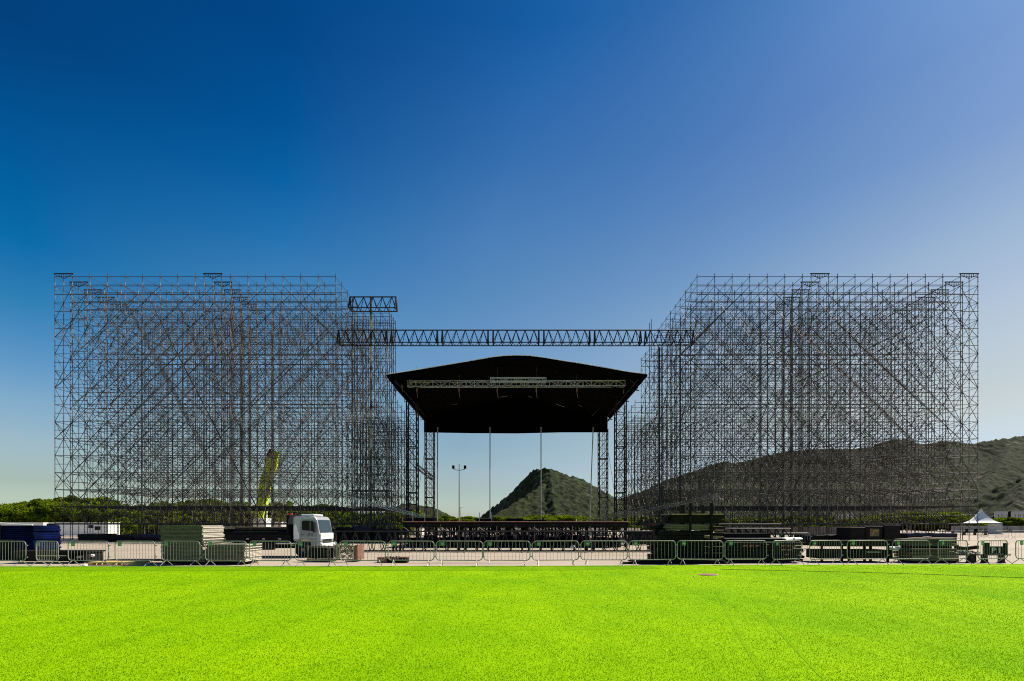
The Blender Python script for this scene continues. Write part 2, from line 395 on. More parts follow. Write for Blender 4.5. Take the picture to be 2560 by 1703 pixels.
rid = [([rp(a, b, D) for a, b in sk[7:]], .58, 1.0, .8, .55),
       ([rp(a, b, D+(1370-a)*1.15) for a, b in sk[:8]], 1.25, 1.0),
       ([rp(1378,1178,D), rp(1375,1200,1255), rp(1338,1225,1200), rp(1290,1255,1140), rp(1235,1288,1080), rp(1200,1305,1050)], 1.5, 1.0, .66),
       ([rp(1450,1197,D), rp(1440,1230,1210), rp(1400,1270,1120)], .8, 1.0),
       ([rp(1503,1231,D), rp(1520,1262,1230), rp(1530,1290,1150)], .8, 1.0)]
terrain('hill', rid, PX(1170,D)-60, PX(1620,D)+40, 980, 1640, 2.6, 3, 6)
D = 1900
sk = [(1500,1262),(1560,1246),(1620,1222),(1678,1197),(1722,1182),(1773,1166),(1813,1155),(1834,1158),(1882,1150),(1933,1137),(1972,1131),(2023,1123),(2125,1120),(2176,1117),(2201,1104),(2240,1097),(2266,1096),(2278,1098),(2295,1109),(2327,1111),(2363,1104),(2423,1108),(2453,1103),(2496,1096),(2545,1092),(2620,1085),(2720,1100)]
rid = [([rp(a, b, D) for a, b in sk], .9, 1.0)]
for (a, b, c, e, d2, g_, h_) in ((1813,1155,1800,1215,1700,1760,1285),(1972,1131,1960,1200,1700,1930,1280),(2125,1120,2100,1190,1700,2060,1275),(2266,1096,2230,1180,1680,2180,1270),(2363,1104,2390,1180,1700,2360,1270),(2545,1092,2500,1160,1680,2420,1260),(2240,1097,2300,1190,1650,2290,1265)):
    rid.append(([rp(a,b,D), rp(c,e,d2), rp(g_,h_,1480)], .62, 1.0))
terrain('mountain', rid, PX(1480,D), PX(2720,D), 1350, 2250, 5.0, 5, 16)
D = 1050
rid = [([rp(a, b, D) for a, b in ((2380,1300),(2420,1268),(2455,1245),(2475,1228),(2520,1208),(2560,1194),(2640,1180),(2700,1190))], .6, 1.0),
       ([rp(2560,1194,D), rp(2545,1240,960), rp(2520,1290,900)], .7, 1.0)]
terrain('foothill', rid, PX(2370,D), PX(2720,D)+40, 850, 1300, 3.2, 8, 8)
D = 2400
rid = [([rp(a, b, D) for a, b in ((960,1290),(990,1270),(1008,1258),(1025,1257),(1050,1264),(1085,1270),(1110,1284),(1130,1292))], .5, 1.0)]
terrain('distant_hill', rid, PX(940,D), PX(1150,D), 2250, 2600, 8, 9, 6)

# ------------------------------------------------------------------ trees
def tree_meshes(seed, h, rx, leaf, nl, mname):
    r = np.random.default_rng(seed)
    tb = MB(); tb.tube((0,0,-.2), (0,0,h*.35), .16, 7, .12); 
    nb = 6; cl = []
    for k in range(nb):
        a = 2*math.pi*k/nb + r.random(); l = rx*.55*(.6+.4*r.random()); z = h*(.45+.25*r.random())
        tb.tube((0,0,h*.33), (l*math.cos(a), l*math.sin(a), z), .1, 5, .03)
    tb.tube((0,0,h*.33), (0,0,h*.85), .1, 5, .02)
    # leaf clumps on lumpy sub-crowns
    nc = 34; V = []; 
    cs = []
    for k in range(nc):
        a = r.random()*2*math.pi; rr = rx*math.sqrt(r.random())*.82; z = h*(.10+.80*r.random()); 
        rr *= math.sqrt(max(.05, 1-((z/h-.42)/.62)**2))
        cs.append((rr*math.cos(a), rr*math.sin(a), z, rx*(.22+.2*r.random())))
    per = nl//nc
    for (cx, cy, cz, cr) in cs:
        d = r.normal(size=(per,3)); d /= np.linalg.norm(d,axis=1)[:,None]
        p = np.array([cx,cy,cz]) + d*cr*(.55+.55*r.random((per,1)))*np.array([1,1,.8])
        V.append(p)
    P = np.concatenate(V); P[:,2] = np.clip(P[:,2], .3, h*1.02); n = len(P)
    u = r.normal(size=(n,3)); u /= np.linalg.norm(u,axis=1)[:,None]; w = np.cross(u, r.normal(size=(n,3))); w /= np.linalg.norm(w,axis=1)[:,None]
    s = leaf*(.5+r.random((n,1)))
    q = np.stack([P-u*s, P+w*s*.6, P+u*s, P-w*s*.6], 1)
    me = bpy.data.meshes.new('crown'); me.vertices.add(n*4); me.loops.add(n*4); me.polygons.add(n)
    me.vertices.foreach_set('co', q.ravel()); me.loops.foreach_set('vertex_index', np.arange(n*4, dtype=np.int32))
    me.polygons.foreach_set('loop_start', np.arange(0,n*4,4,dtype=np.int32)); me.polygons.foreach_set('loop_total', np.full(n,4,dtype=np.int32))
    me.update(calc_edges=True); me.materials.append(M[mname])
    return tb.mesh('trunk', M['bark']), me
TP = [tree_meshes(20+k, 10, 4.3, 0.30, 7500, 'leaf' if k % 2 else 'leafy') for k in range(4)]
def tree(px, py_top, d, k, label, group, wide=1.0, name='leafy_tree'):
    h = PZ(py_top, d)
    t = thing(name, label, 'tree', (PX(px,d), d, 0), random.random()*6.28, group)
    s = h/10
    sx = s*wide*(.95+.25*random.random())
    inst('trunk', TP[k][0], t, scale=(s,s,s)); inst('crown', TP[k][1], t, scale=(sx,sx,s))
    return t
i = 0
def env(px, pts):
    for (a, ya), (b, yb) in zip(pts, pts[1:]):
        if px <= b: return lerp(ya, yb, (px-a)/(b-a))
    return pts[-1][1]
EL = [(-60,1262),(0,1262),(35,1250),(75,1256),(110,1242),(180,1240),(260,1245),(300,1258),(420,1256),(500,1248),(560,1244),(640,1262),(720,1256),(780,1262),(830,1262),(900,1280),(1000,1280),(1045,1276)]
px = -470
while px < 1060:
    d = 128 + 8*math.sin(i*1.7)
    if px < 330: L, G = 'dense dark green tree standing behind the white site cabins', 'trees behind the white site cabins'
    elif px < 860: L, G = 'leafy tree seen through the lower left scaffold tower', 'trees behind the left scaffold tower'
    else: L, G = 'low leafy tree beyond the left stage wing', 'trees beyond the left stage wing'
    tree(px, env(px, EL)+random.uniform(-5,5), d, i % 4, L, G, 1.0 if px < 860 else 1.7)
    px += 27 if px < 860 else 26; i += 1
px = -60
while px < 860:
    L, G = ('dense dark green tree standing behind the white site cabins', 'trees behind the white site cabins') if px < 330 else ('leafy tree seen through the lower left scaffold tower', 'trees behind the left scaffold tower')
    tree(px, env(px, EL)+random.uniform(8,18), 112, (i+2) % 4, L, G, 1.1); px += 31; i += 1
px = 1070
while px < 1560:
    tree(px, 1287+random.uniform(-4,4)+ (3 if px < 1300 else 0), 150+random.uniform(-8,8), i % 4, 'low bushy tree in the green belt at the foot of the peaked hill', 'trees at the foot of the peaked hill', 1.9); px += 22; i += 1
px = 1560
while px < 2400:
    tree(px, (1293 if px < 2180 else 1281)+random.uniform(-4,4), 150+random.uniform(-8,8), i % 4, 'low green tree seen through the foot of the right scaffold tower', 'trees behind the right scaffold tower', 1.9); px += 22; i += 1
px = 2390
while px < 2640:
    tree(px, 1293+random.uniform(-3,3), 135+random.uniform(-4,4), i % 4, 'low dark tree behind the grey wall right of the white tent', 'trees behind the grey perimeter wall', 1.9); px += 18; i += 1

px = 285
while px < 1010:
    if not 835 < px < 860:
        d = 90+random.uniform(-3,3); h = random.uniform(3.0,4.2)
        L = 'dark bush in the hedge behind the foot of the left tower' if px < 850 else 'dark bush behind the left end of the stage'
        t = thing('bush', L, 'bush', (PX(px,d),d,0), random.random()*6, 'bushes behind the left tower' if px < 850 else 'bushes beside the stage')
        k = i % 4; w = random.uniform(.42,.55); inst('trunk', TP[k][0], t, scale=(.3,.3,.3)); inst('crown', TP[k][1], t, (0,0,-.5), scale=(w,w,h/9.5))
    px += 24; i += 1
t = thing('mesh_fence', 'long grey mesh fence seen through the foot of the right tower', 'fence', (PX(1790,86),86,0))
for k in range(11): MB().box(k*2.1,k*2.1+2.06,0,.05,.1,1.5).build('panel', M['fencegrey'], t)
for k in range(12): MB().box(k*2.1-.05,k*2.1,-.04,.1,0,1.6).build('post', M['darksteel'], t)
# ------------------------------------------------------------------ scaffold towers
POSTM = {}
def post_mesh(h, r=.037):
    key = (round(h,2), r)
    if key not in POSTM:
        m = MB(); m.tube((0,0,0), (0,0,h), r, 6)
        z = .5
        while z < h-.1:
            m.tube((0,0,z-.02), (0,0,z+.02), r+.032, 6); z += .5
        m.box(-.08,.08,-.08,.08,0,.02)
        POSTM[key] = m.mesh('post', M['posts'])
    return POSTM[key]
def merge_into(mb, me, loc):
    L = Vector(loc)
    mb.add([v.co + L for v in me.vertices], [tuple(p.vertices) for p in me.polygons])
def bar_mesh(vec, r, name, m='tubes', n=5):
    return MB().tube((0,0,0), vec, r, n).mesh(name, M[m])
def emit(name, items, parent, most=100):
    """items: (mesh, loc) sorted nearest first"""
    for me, loc in items[:most]: inst(name, me, parent, loc)
    if items[most:]:
        mb = MB()
        for me, loc in items[most:]: merge_into(mb, me, loc)
        mb.build(name, M['posts' if name == 'post' else 'tubes'], parent, kind='stuff')

def scaffold(name, label, xs, ys, ztops, cat='scaffold tower', group=None, xlo=None, step=2.0, dens=3, extra=(), base_beam=False, rowend=None, ydens=3):
    """posts on the xs by ys grid, ledgers along each row, transoms between rows, braces in diamond chains.
       ztops: top height of each row"""
    t = thing(name, label, cat, (0,0,0), 0, group)
    posts = []; ledg = []; tran = []; brac = []
    bx = xs[1]-xs[0]
    LM = {}; 
    for j, y in enumerate(ys):
        zt = ztops[j]; xr = [x for x in xs if rowend is None or rowend(j, x)]
        for x in xr: posts.append((post_mesh(zt+.35), (x, y, 0)))
        lv = [z for z in np.arange(step, zt-.6, step)] + [zt]
        if step == 2.0 and len(ys) > 5: lv += [zt-2.1]
        key = (xr[0], xr[-1])
        if key not in LM: LM[key] = bar_mesh((xr[-1]-xr[0],0,0), .034, 'ledger')
        for z in lv: ledg.append((LM[key], (xr[0], y, z)))
    for x in xs:
        for j in range(len(ys)-1):
            if rowend is not None and not (rowend(j,x) and rowend(j+1,x)): continue
            zt = min(ztops[j], ztops[j+1]); dy = ys[j+1]-ys[j]
            key = round(dy,3)
            if key not in LM: LM[key] = bar_mesh((0,dy,0), .028, 'transom')
            for z in [z for z in np.arange(step, zt-.6, step)] + [zt]: tran.append((LM[key], (x, ys[j], z)))
    up = bar_mesh((bx,0,step), .029, 'brace'); dn = bar_mesh((bx,0,-step), .029, 'brace')
    for j, y in enumerate(ys):
        nz = int((ztops[j]-.6)/step)
        for i in range(len(xs)-1):
            if rowend is not None and not (rowend(j,xs[i]) and rowend(j,xs[i+1])): continue
            for k in range(1, nz):
                if j > 5 and len(ys) > 8 and (i+k) % 2: continue
                if (i+k+2*(j%2)) % dens == 0: brac.append((dn, (xs[i], y, (k+1)*step)))
                if (i-k+2*(j%2)) % dens == 0: brac.append((up, (xs[i], y, k*step)))
    for i, x in enumerate(xs):
        for j in range(len(ys)-1):
            if rowend is not None and not (rowend(j,x) and rowend(j+1,x)): continue
            dy = ys[j+1]-ys[j]; nz = int((min(ztops[j],ztops[j+1])-.6)/step)
            key = ('y', round(dy,3))
            if key not in LM: LM[key] = (bar_mesh((0,dy,step), .029, 'brace'), bar_mesh((0,dy,-step), .029, 'brace'))
            for k in range(1, nz):
                if (j+k+2*i) % ydens == 0: brac.append((LM[key][1], (x, ys[j], (k+1)*step)))
                if (j-k+2*i) % ydens == 0: brac.append((LM[key][0], (x, ys[j], k*step)))
    for e in extra: {'post':posts,'ledger':ledg,'brace':brac}[e[0]].append(e[1])
    for nm, it in (('post',posts),('ledger',ledg),('transom',tran),('brace',brac)):
        it.sort(key=lambda q: q[1][1]); emit(nm, it, t)
    if base_beam:
        for z, r in ((1.92,.06),(4.0,.045)):
            for j in range(0, len(ys), 1):
                MB().box(xs[0]-.1, xs[-1]+.1, ys[j]-.05, ys[j]+.05, z-r, z+r).build('base_beam', M['darksteel'], t)
    return t

def cap_beam(t, x, y, z):
    m = MB(); w = 1.035
    m.box(x-w-.1, x+w+.1, y-.05, y+.05, z-.05, z+.05)
    for a, b in (((x-w, z-.1),(x, z-.6)), ((x, z-.6),(x+w, z-.1)), ((x-w*.5,z-.1),(x-w*.5,z-.36)), ((x+w*.5,z-.1),(x+w*.5,z-.36)), ((x,z-.1),(x,z-.6)), ((x-w*.25,z-.1),(x-w*.25,z-.48)), ((x+w*.25,z-.1),(x+w*.25,z-.48))):
        m.tube((a[0],y,a[1]), (b[0],y,b[1]), .032, 5)
    m.build('cap_beam', M['darksteel'], t)

def main_tower(sg):
    xs = sorted([sg*(21.3 + 2.07*k) for k in range(17)])
    ys = [60 + 2.07*j for j in range(10)]
    zt = [31.1]*10
    ex = []; LB = bar_mesh((1.035,0,2), .029, 'brace'); LB2 = bar_mesh((1.035,0,-2), .029, 'brace')
    h = bar_mesh((2.07,0,0), .034, 'ledger')
    outer = sg*(21.3 + 2.07*15.5)
    mid = sg*(21.3 + 2.07*7) if sg < 0 else sg*(21.3 + 2.07*7.0)
    for j, y in enumerate(ys[:7]):
        for cx, offs in ((outer, (0,)), (mid, (-1.035, 1.035))):
            if cx == mid and j > 4: continue
            for o in offs: ex.append(('post', (post_mesh(31.45), (cx+o, y, 0))))
        for k in range(1, 15):
            z = 2*k
            for x0 in (outer-1.035, outer):
                ex.append(('brace', (LB if (k + (x0 == outer)) % 2 else LB2, (x0, y, z if (k + (x0 == outer)) % 2 else z+2))))
            for x0 in ((mid-1.035, mid) if k % 2 else ()): ex.append(('brace', (LB if (k + (x0 == mid)) % 2 else LB2, (x0, y, z if (k + (x0 == mid)) % 2 else z+2))))
            ex.append(('ledger', (h, (outer-1.035, y, z+1))))
            if k > 11: ex.append(('ledger', (h, (mid-1.035, y, z+1))))
    # half-bay outrigger posts on the outer side
    for y in (61.2, 63.3): 
        pass
    lab = ('tall rusty galvanised scaffold tower standing left of the stage' if sg < 0 else 'tall dark backlit scaffold tower standing right of the stage')
    t = scaffold('scaffold_tower', lab, xs, ys, zt, extra=ex, base_beam=True, ydens=3)
    for j, y in enumerate(ys[:6]):
        cap_beam(t, outer, y, 31.45); cap_beam(t, mid, y, 31.45)
    # heavier main posts
    for k, j in (((4,0),) if sg > 0 else ()):
        x = sg*(21.3+2.07*k)
        MB().tube((x+.09, ys[j]+.09, 0), (x+.09, ys[j]+.09, 30 if j else 24), .05, 8).build('mast', M['darksteel'], t)
    # access decks
    for k in range(5):
        if sg > 0:
            for q in range(3):
                kk = random.randrange(8,15); jj = random.randrange(3,8); zz = 2*random.randrange(2,7)
                MB().box(xs[kk],xs[kk]+2.0,ys[jj]+.1,ys[jj]+.5,zz+.05,zz+.10).build('deck_board', M['alu'], t)
        x0 = xs[2+k*3 if sg > 0 else 13-k*3]
        y0 = ys[2+(k % 3)*2]; z = (4, 6, 4, 10, 6)[k]+.05
        MB().box(x0, x0+2.0, y0+.1, y0+.7, z, z+.06).build('deck_board', M['alu'], t)
    return t
main_tower(-1); main_tower(1)

# narrower towers that carry the bridging trusses, and the stage wings
xl = [-15.15-1.035*k for k in range(6)]; xl.sort()
PT = scaffold('portal_tower', 'slender scaffold tower under the short upper truss, left of the stage roof', xl, [60.7+1.04*k for k in range(4)], [27.1]*4, dens=3, group=None)
xr_ = [15.9+1.06*k for k in range(6)]
tl_ = PT
tr = scaffold('portal_tower', 'slender scaffold tower under the right end of the long truss', xr_, [60.7+2.07*k for k in range(3)], [22.8]*3, dens=3)
for px, zt in ((926,28.9),(882,28.6),(929,28.9),(968,22.5)): MB().tube((PX(px,60.4),60.4,0),(PX(px,60.4),60.4,zt),.07,8).build('mast', M['posts'], tl_)
for px, zt in ((1649,22.9),(1655,22.9),(1700,22.9)): MB().tube((PX(px,60.4),60.4,0),(PX(px,60.4),60.4,zt),.08,8).build('mast', M['darksteel'], tr)
for x, y, z in ((15.9,60.7,25.9),(16.3,61.5,26.7),(18.2,60.7,25.9),(18.9,61.5,26.8)):
    MB().tube((x,y,22), (x,y,z), .045, 6).build('spigot_post', M['tubes'], tr)
for sg, lb in ((-1, 'lower scaffold wing joining the left tower to the stage'), (1, 'lower scaffold wing joining the right tower to the stage')):
    xs = sorted([sg*(15.6+1.38*k) for k in range(5)])
    ys = [66.9+2.07*k for k in range(7)]
    scaffold('stage_wing', lb, xs, ys, [17.9-.2*k for k in range(7)], dens=3, base_beam=True)

# ------------------------------------------------------------------ trusses
def tri_truss(name, label, cat, x0, x1, y, z0, w, h, mod, nv, m='darksteel', rc=.055, rl=.035, group=None, joint=True):
    t = thing(name, label, cat, (0,0,0), 0, group)
    yf, yb, ym, zt = y-w/2, y+w/2, y, z0+h
    MB().tube((x0,ym,zt),(x1,ym,zt), rc*1.2, 8).build('top_chord', M[m], t)
    MB().tube((x0,yf,z0),(x1,yf,z0), rc, 8).build('bottom_chord', M[m], t)
    MB().tube((x0,yb,z0),(x1,yb,z0), rc, 8).build('bottom_chord', M[m], t)
    nm = max(1, round((x1-x0)/mod)); ml = (x1-x0)/nm
    for k in range(nm):
        a = x0 + k*ml; L = MB(); g_ = ml*.055 if joint else 0; s_ = (ml-2*g_)/nv
        for q in range(nv):
            xa = a+g_+q*s_; xm = xa+s_/2; xb = xa+s_
            for yy in (yf, yb):
                L.tube((xa,yy,z0),(xm,ym,zt), rl, 5); L.tube((xm,ym,zt),(xb,yy,z0), rl, 5)
            L.tube((xa,yf,z0),(xm,yb,z0), rl*.8, 5); L.tube((xm,yb,z0),(xb,yf,z0), rl*.8, 5)
        L.build('lacing', M[m], t)
    for k in range(nm+1):
        a = x0+k*ml; J = MB()
        for dx in ((-ml*.05, ml*.05) if 0 < k < nm and joint else ((.04,) if k == 0 else (-.04,))):
            for yy in (yf, yb): J.tube((a+dx,yy,z0),(a+dx,ym,zt), rc*1.5, 6)
            J.tube((a+dx,yf,z0),(a+dx,yb,z0), rc, 6)
        J.build('end_frame', M[m], t)
    return t
tri_truss('bridge_truss', 'long black lattice truss spanning between the two towers above the stage roof', 'truss', PX(851,60.2), PX(1729,60.2), 59.5, 22.98, 1.15, 1.62, 5.95, 5, rc=.06, rl=.042)
tri_truss('short_truss', 'short black lattice truss jutting out at the top left portal tower', 'truss', PX(877,60.6), PX(993,60.6), 60.2, 27.3, 1.1, 1.5, 5.5, 5, rc=.06, rl=.042, joint=False)
tri_truss('ground_truss', 'long black truss lying on the concrete in front of the stage', 'truss', PX(832,33.8), PX(1636,33.8), 34.1, .10, .9, 1.30, 4.7, 5, rc=.04, rl=.028)

def box_truss(t, p, q, w, n, m, rc, rl, pref=''):
    """square lattice between p and q; w = side; parts chord (4) and lacing"""
    p = Vector(p); q = Vector(q); d = (q-p).normalized(); L = (q-p).length
    up = Vector((0,0,1)) if abs(d.z) < .9 else Vector((0,1,0))
    u = d.cross(up).normalized(); v = u.cross(d)
    cs = [(u*a+v*b)*w/2 for a, b in ((-1,-1),(1,-1),(1,1),(-1,1))]
    for c in cs: MB().tube(p+c, q+c, rc, 6).build('chord', M[m], t)
    m_ = MB(); s_ = L/n
    for k in range(n+1):
        o = p+d*(k*s_)
        for a in range(4): m_.tube(o+cs[a], o+cs[(a+1)%4], rl, 4, cap=False)
        if k < n:
            for a in range(4):
                b = (a+1) % 4
                if k % 2: a, b = b, a
                m_.tube(o+cs[a], o+d*s_+cs[b], rl, 4, cap=False)
    m_.build('lacing', M[m], t)

# ------------------------------------------------------------------ stage roof
RF, RB, RW, ZE = 58.9, 81.7, 15.1, 19.3
prof_px = [(966,937),(1028,927.5),(1095,916.5),(1176,903),(1230,893.5),(1260,890),(1291,889),(1325,890),(1360,894.5),(1410,903),(1447,908.5),(1514,920),(1570,930),(1618,936)]
prof = [(PX(a,RF), PZ(b,RF)) for a, b in prof_px]
roof = thing('stage_roof', 'black domed fabric stage roof on lattice towers between the scaffold towers', 'stage roof', (0,0,0))
def ribbon(pr, y0, y1, th):
    n = len(pr); m = MB()
    v = [Vector((x,y0,z)) for x,z in pr]+[Vector((x,y1,z)) for x,z in pr]+[Vector((x,y0,z-th)) for x,z in pr]+[Vector((x,y1,z-th)) for x,z in pr]
    f = []
    for k in range(n-1):
        f += [(k,k+1,n+k+1,n+k), (2*n+k+1,2*n+k,3*n+k,3*n+k+1), (k+1,k,2*n+k,2*n+k+1), (n+k,n+k+1,3*n+k+1,3*n+k)]
    f += [(0,n,3*n,2*n), (n-1,3*n-1,4*n-1,2*n-1)]
    return m.add(v, f)
ribbon(prof, RF, RB, .25).build('roof_canopy', M['black'], roof)
for sg in (-1, 1):
    MB().prism([(sg*15.1,19.25),(sg*15.02,19.25),(sg*14.6,18.55),(sg*14.75,18.55)], RF, RB).build('side_valance', M['black'], roof)
bk = [(x, z) for x, z in prof]
bx0, bx1 = PX(1060,RB-.3), PX(1519,RB-.3)
poly = [(bx0, 16.62),(bx0*.5,16.5),(0,16.45),(bx1*.5,16.62),(bx1,16.62)] + [(min(max(x,bx0),bx1), z-.26) for x, z in bk[::-1]]
MB().prism(poly, RB-.35, RB-.25).build('back_curtain', M['black'], roof)
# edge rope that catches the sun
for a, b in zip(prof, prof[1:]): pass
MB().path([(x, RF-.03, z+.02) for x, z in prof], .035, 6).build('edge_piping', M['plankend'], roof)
# rafters and inner lattice
for k, yy in enumerate((61.5, 67, 73, 78.5)):
    m = MB()
    for a, b in zip(prof, prof[1:]):
        m.tube((a[0]*.98,yy,a[1]-.35),(b[0]*.98,yy,b[1]-.35), .05, 5)
        m.tube((a[0]*.98,yy,a[1]-1.2),(b[0]*.98,yy,b[1]-1.2), .05, 5)
        m.tube((a[0]*.98,yy,a[1]-.35),(b[0]*.98,yy,b[1]-1.2), .03, 5)
        m.tube((a[0]*.98,yy,a[1]-.35),(a[0]*.98,yy,a[1]-1.2), .03, 5)
    m.build('rafter', M['black'], roof)
for sg in (-1,1):
    for z in (18.9, 18.0):
        MB().tube((sg*14.3,RF+1,z),(sg*14.3,RB-1,z), .06, 6).build('eaves_beam', M['darksteel'], roof)
# pale tubes added as highlight bits below the canopy
st = [((975,948),(992,962),61),((1000,940),(1003,975),62),((1004,940),(1005,980),62.5),((1024,946),(1026,965),61),((1029,928),(1033,945),61),((1049,940),(1074,947),62),((1066,927),(1070,936),62),((1093,938),(1097,946),64),((1143,1010),(1128,1012),70),((1103,957),(1106,968),66),((1250,993),(1268,990),70),((1320,990),(1330,994),70),((1390,1010),(1412,1018),72),((1445,1012),(1455,1016),72),((1480,1040),(1500,1020),74),((1572,948),(1590,960),61),((1560,970),(1561,985),63)]
for a, b, d in st:
    MB().tube((PX(a[0],d),d,PZ(a[1],d)),(PX(b[0],d),d+.5,PZ(b[1],d+.5)), .035, 5).build('highlight_tube', M['galv'], roof)
# towers of the roof
def lattice_tower(cx, cy, w, z1, n, ladder=False):
    m = MB()
    t = bpy.data.objects.new('roof_tower', m.tube((cx-w/2,cy-w/2,0),(cx-w/2,cy-w/2,z1),.09,6).tube((cx+w/2,cy-w/2,0),(cx+w/2,cy-w/2,z1),.09,6).tube((cx-w/2,cy+w/2,0),(cx-w/2,cy+w/2,z1),.09,6).tube((cx+w/2,cy+w/2,0),(cx+w/2,cy+w/2,z1),.09,6).mesh('roof_tower', M['darksteel']))
    SC.collection.objects.link(t); t.parent = roof
    l = MB(); h = z1/n; q = [(-1,-1),(1,-1),(1,1),(-1,1)]
    for k in range(n):
        z = k*h
        for a in range(4):
            A, B = q[a], q[(a+1)%4]
            pa = (cx+A[0]*w/2, cy+A[1]*w/2); pb = (cx+B[0]*w/2, cy+B[1]*w/2)
            l.tube((*pa,z),(*pb,z), .04 if k % 4 else .08, 5); l.tube((*pa,z),(*pb,z+h), .03, 5); l.tube((*pb,z),(*pa,z+h), .03, 5)
    l.build('lattice', M['darksteel'], t)
    if ladder:
        l = MB(); l.tube((cx-.1,cy,0),(cx-.1,cy,z1),.025,5); l.tube((cx+.3,cy,0),(cx+.3,cy,z1),.025,5)
        for k in range(int(z1/.35)): l.tube((cx-.1,cy,k*.35),(cx+.3,cy,k*.35),.018,4)
        l.build('ladder', M['galv'], t)
for sg in (-1,1):
    lattice_tower(sg*14.2, 69.5, 1.35, 18.6, 12)
    lattice_tower(sg*14.05, 82.6, 1.35, 17.2, 11, True)
for sg in (-1,1):
    MB().tube((sg*14.9,82.4,17.5),(sg*14.75,82.4,0),.02,4).build('guy_wire', M['galv'], roof)
    MB().tube((sg*14.9,82.4,13.5),(sg*16.1,83,6.5),.03,4).build('guy_wire', M['galv'], roof)
# white trusses hanging under the roof
t = thing('hanging_truss', 'long white aluminium box truss hung under the front of the stage roof', 'truss')
box_truss(t, (PX(1017,61),61.6,PZ(957.5,61)), (PX(1564,61),61.6,PZ(956,61)), .64, 26, 'trusswhite', .038, .02)
t = thing('hanging_truss', 'short white box truss centred above the long white truss', 'truss')
box_truss(t, (PX(1226,61),60.9,PZ(951,61)), (PX(1365,61),60.9,PZ(951,61)), .5, 8, 'trusswhite', .038, .02)
for a in (1041,1147,1243,1341,1443):
    t = thing('chain_hoist', 'rusty chain hoist hanging from the white truss, one of five in a row', 'hoist', (PX(a,61.8),61.7,0), 0, 'chain hoists on the long white truss')
    z = PZ(957,61.6)
    MB().tube((0,.4,z+2.2),(0,.4,z+.4),.02,5).build('chain', M['galv'], t)
    MB().box(-.07,.07,.33,.5,z-.95,z-.5).build('motor_box', M['brown'], t)
    MB().tube((0,.4,z-.45),(.12,.4,z+.3),.04,5).tube((0,.4,z-.95),(.1,.4,z-1.7),.03,5).build('hook', M['galv'], t)

# ------------------------------------------------------------------ stage deck and poles
stg = thing('stage_platform', 'long black stage platform on dark legs below the fabric roof', 'stage')
SX0, SX1, SY0, SY1, SZ = PX(1007,41), PX(1571,41), 41.0, 80, 2.06
MB().box(SX0,SX1,SY0,SY1,SZ-.14,SZ).build('deck', M['blackbox'], stg)
for k in range(12):
    x = lerp(SX0, SX1, k/12)
    MB().box(x+.03, x+(SX1-SX0)/12-.03, SY0-.06, SY0-.003, SZ-.42, SZ-.16).build('fascia', M['blackbox'], stg)
MB().tube((SX0,SY0-.02,SZ+.03),(SX1,SY0-.02,SZ+.03),.035,6).build('edge_rail', M['brown'], stg)
legs = 0
for j in range(8):
    for k in range(12):
        x = lerp(SX0+.15, SX1-.15, k/11); y = lerp(SY0+.2, SY1-.3, j/7)
        MB().box(x-.07,x+.07,y-.07,y+.07,0,SZ-.145).build('leg', M['blackbox'], stg)
for j in range(8):
    y = lerp(SY0+.2, SY1-.3, j/7); m = MB()
    for k in range(11):
        xa = lerp(SX0+.15, SX1-.15, k/11); xb = lerp(SX0+.15, SX1-.15, (k+1)/11)
        m.tube((xa,y,.15),(xb,y,SZ-.2) if (k+j) % 2 else (xb,y,.15),.03,5); m.tube((xb,y,.15),(xa,y,SZ-.2),.03,5)
        m.tube((xa,y,1.0),(xb,y,1.0),.03,5); m.tube((xa,y,.15),(xb,y,.15),.03,5)
    m.build('under_bracing', M['darksteel'], stg)
for k in range(14):
    xa = lerp(SX0+.3, SX1-.3, k/14); w = (SX1-SX0-.6)/14
    MB().box(xa+.02,xa+w*random.uniform(.8,.99),41.5,41.9,.02,random.uniform(.72,1.05)).build('stored_board', M['black'], stg)
for a, b in ((1008,1100),(1010,1012),(1103,1106),(1196,1200)): pass
for px0 in (1010, 1104, 1198, 1335):
    x0 = PX(px0, 40.8)
    MB().tube((x0,40.8,SZ-.4),(x0+.55,40.8,1.25),.025,5).build('front_brace', M['alu'], stg)
for px0 in (1242,1290,1337,1431,1475,1053,1148):
    x0 = PX(px0, 40.8)
    MB().tube((x0,40.8,SZ-.3),(x0,40.8,.0),.025,5).build('front_post', M['galv'], stg)
labs = ['slim grey pole at the left end of the stage back', 'slim grey pole left of the stage centre, right of the floodlight mast', 'slim grey pole standing in front of the hill peak', 'slightly leaning grey pole at the right end of the stage back']
for (pa, pb), lb in zip(((1094,1093.5),(1225,1225),(1352.5,1352.5),(1483,1474)), labs):
    t = thing('steel_pole', lb, 'pole', (PX(pb,79),79,SZ), 0, 'poles at the back of the stage')
    dx = PX(pa,79)-PX(pb,79)
    MB().tube((0,0,0),(dx,0,17.0-SZ),.085,8).build('shaft', M['panelgrey'], t)
    MB().box(-.2,.2,-.2,.2,0,.04).build('base_plate', M['darksteel'], t)
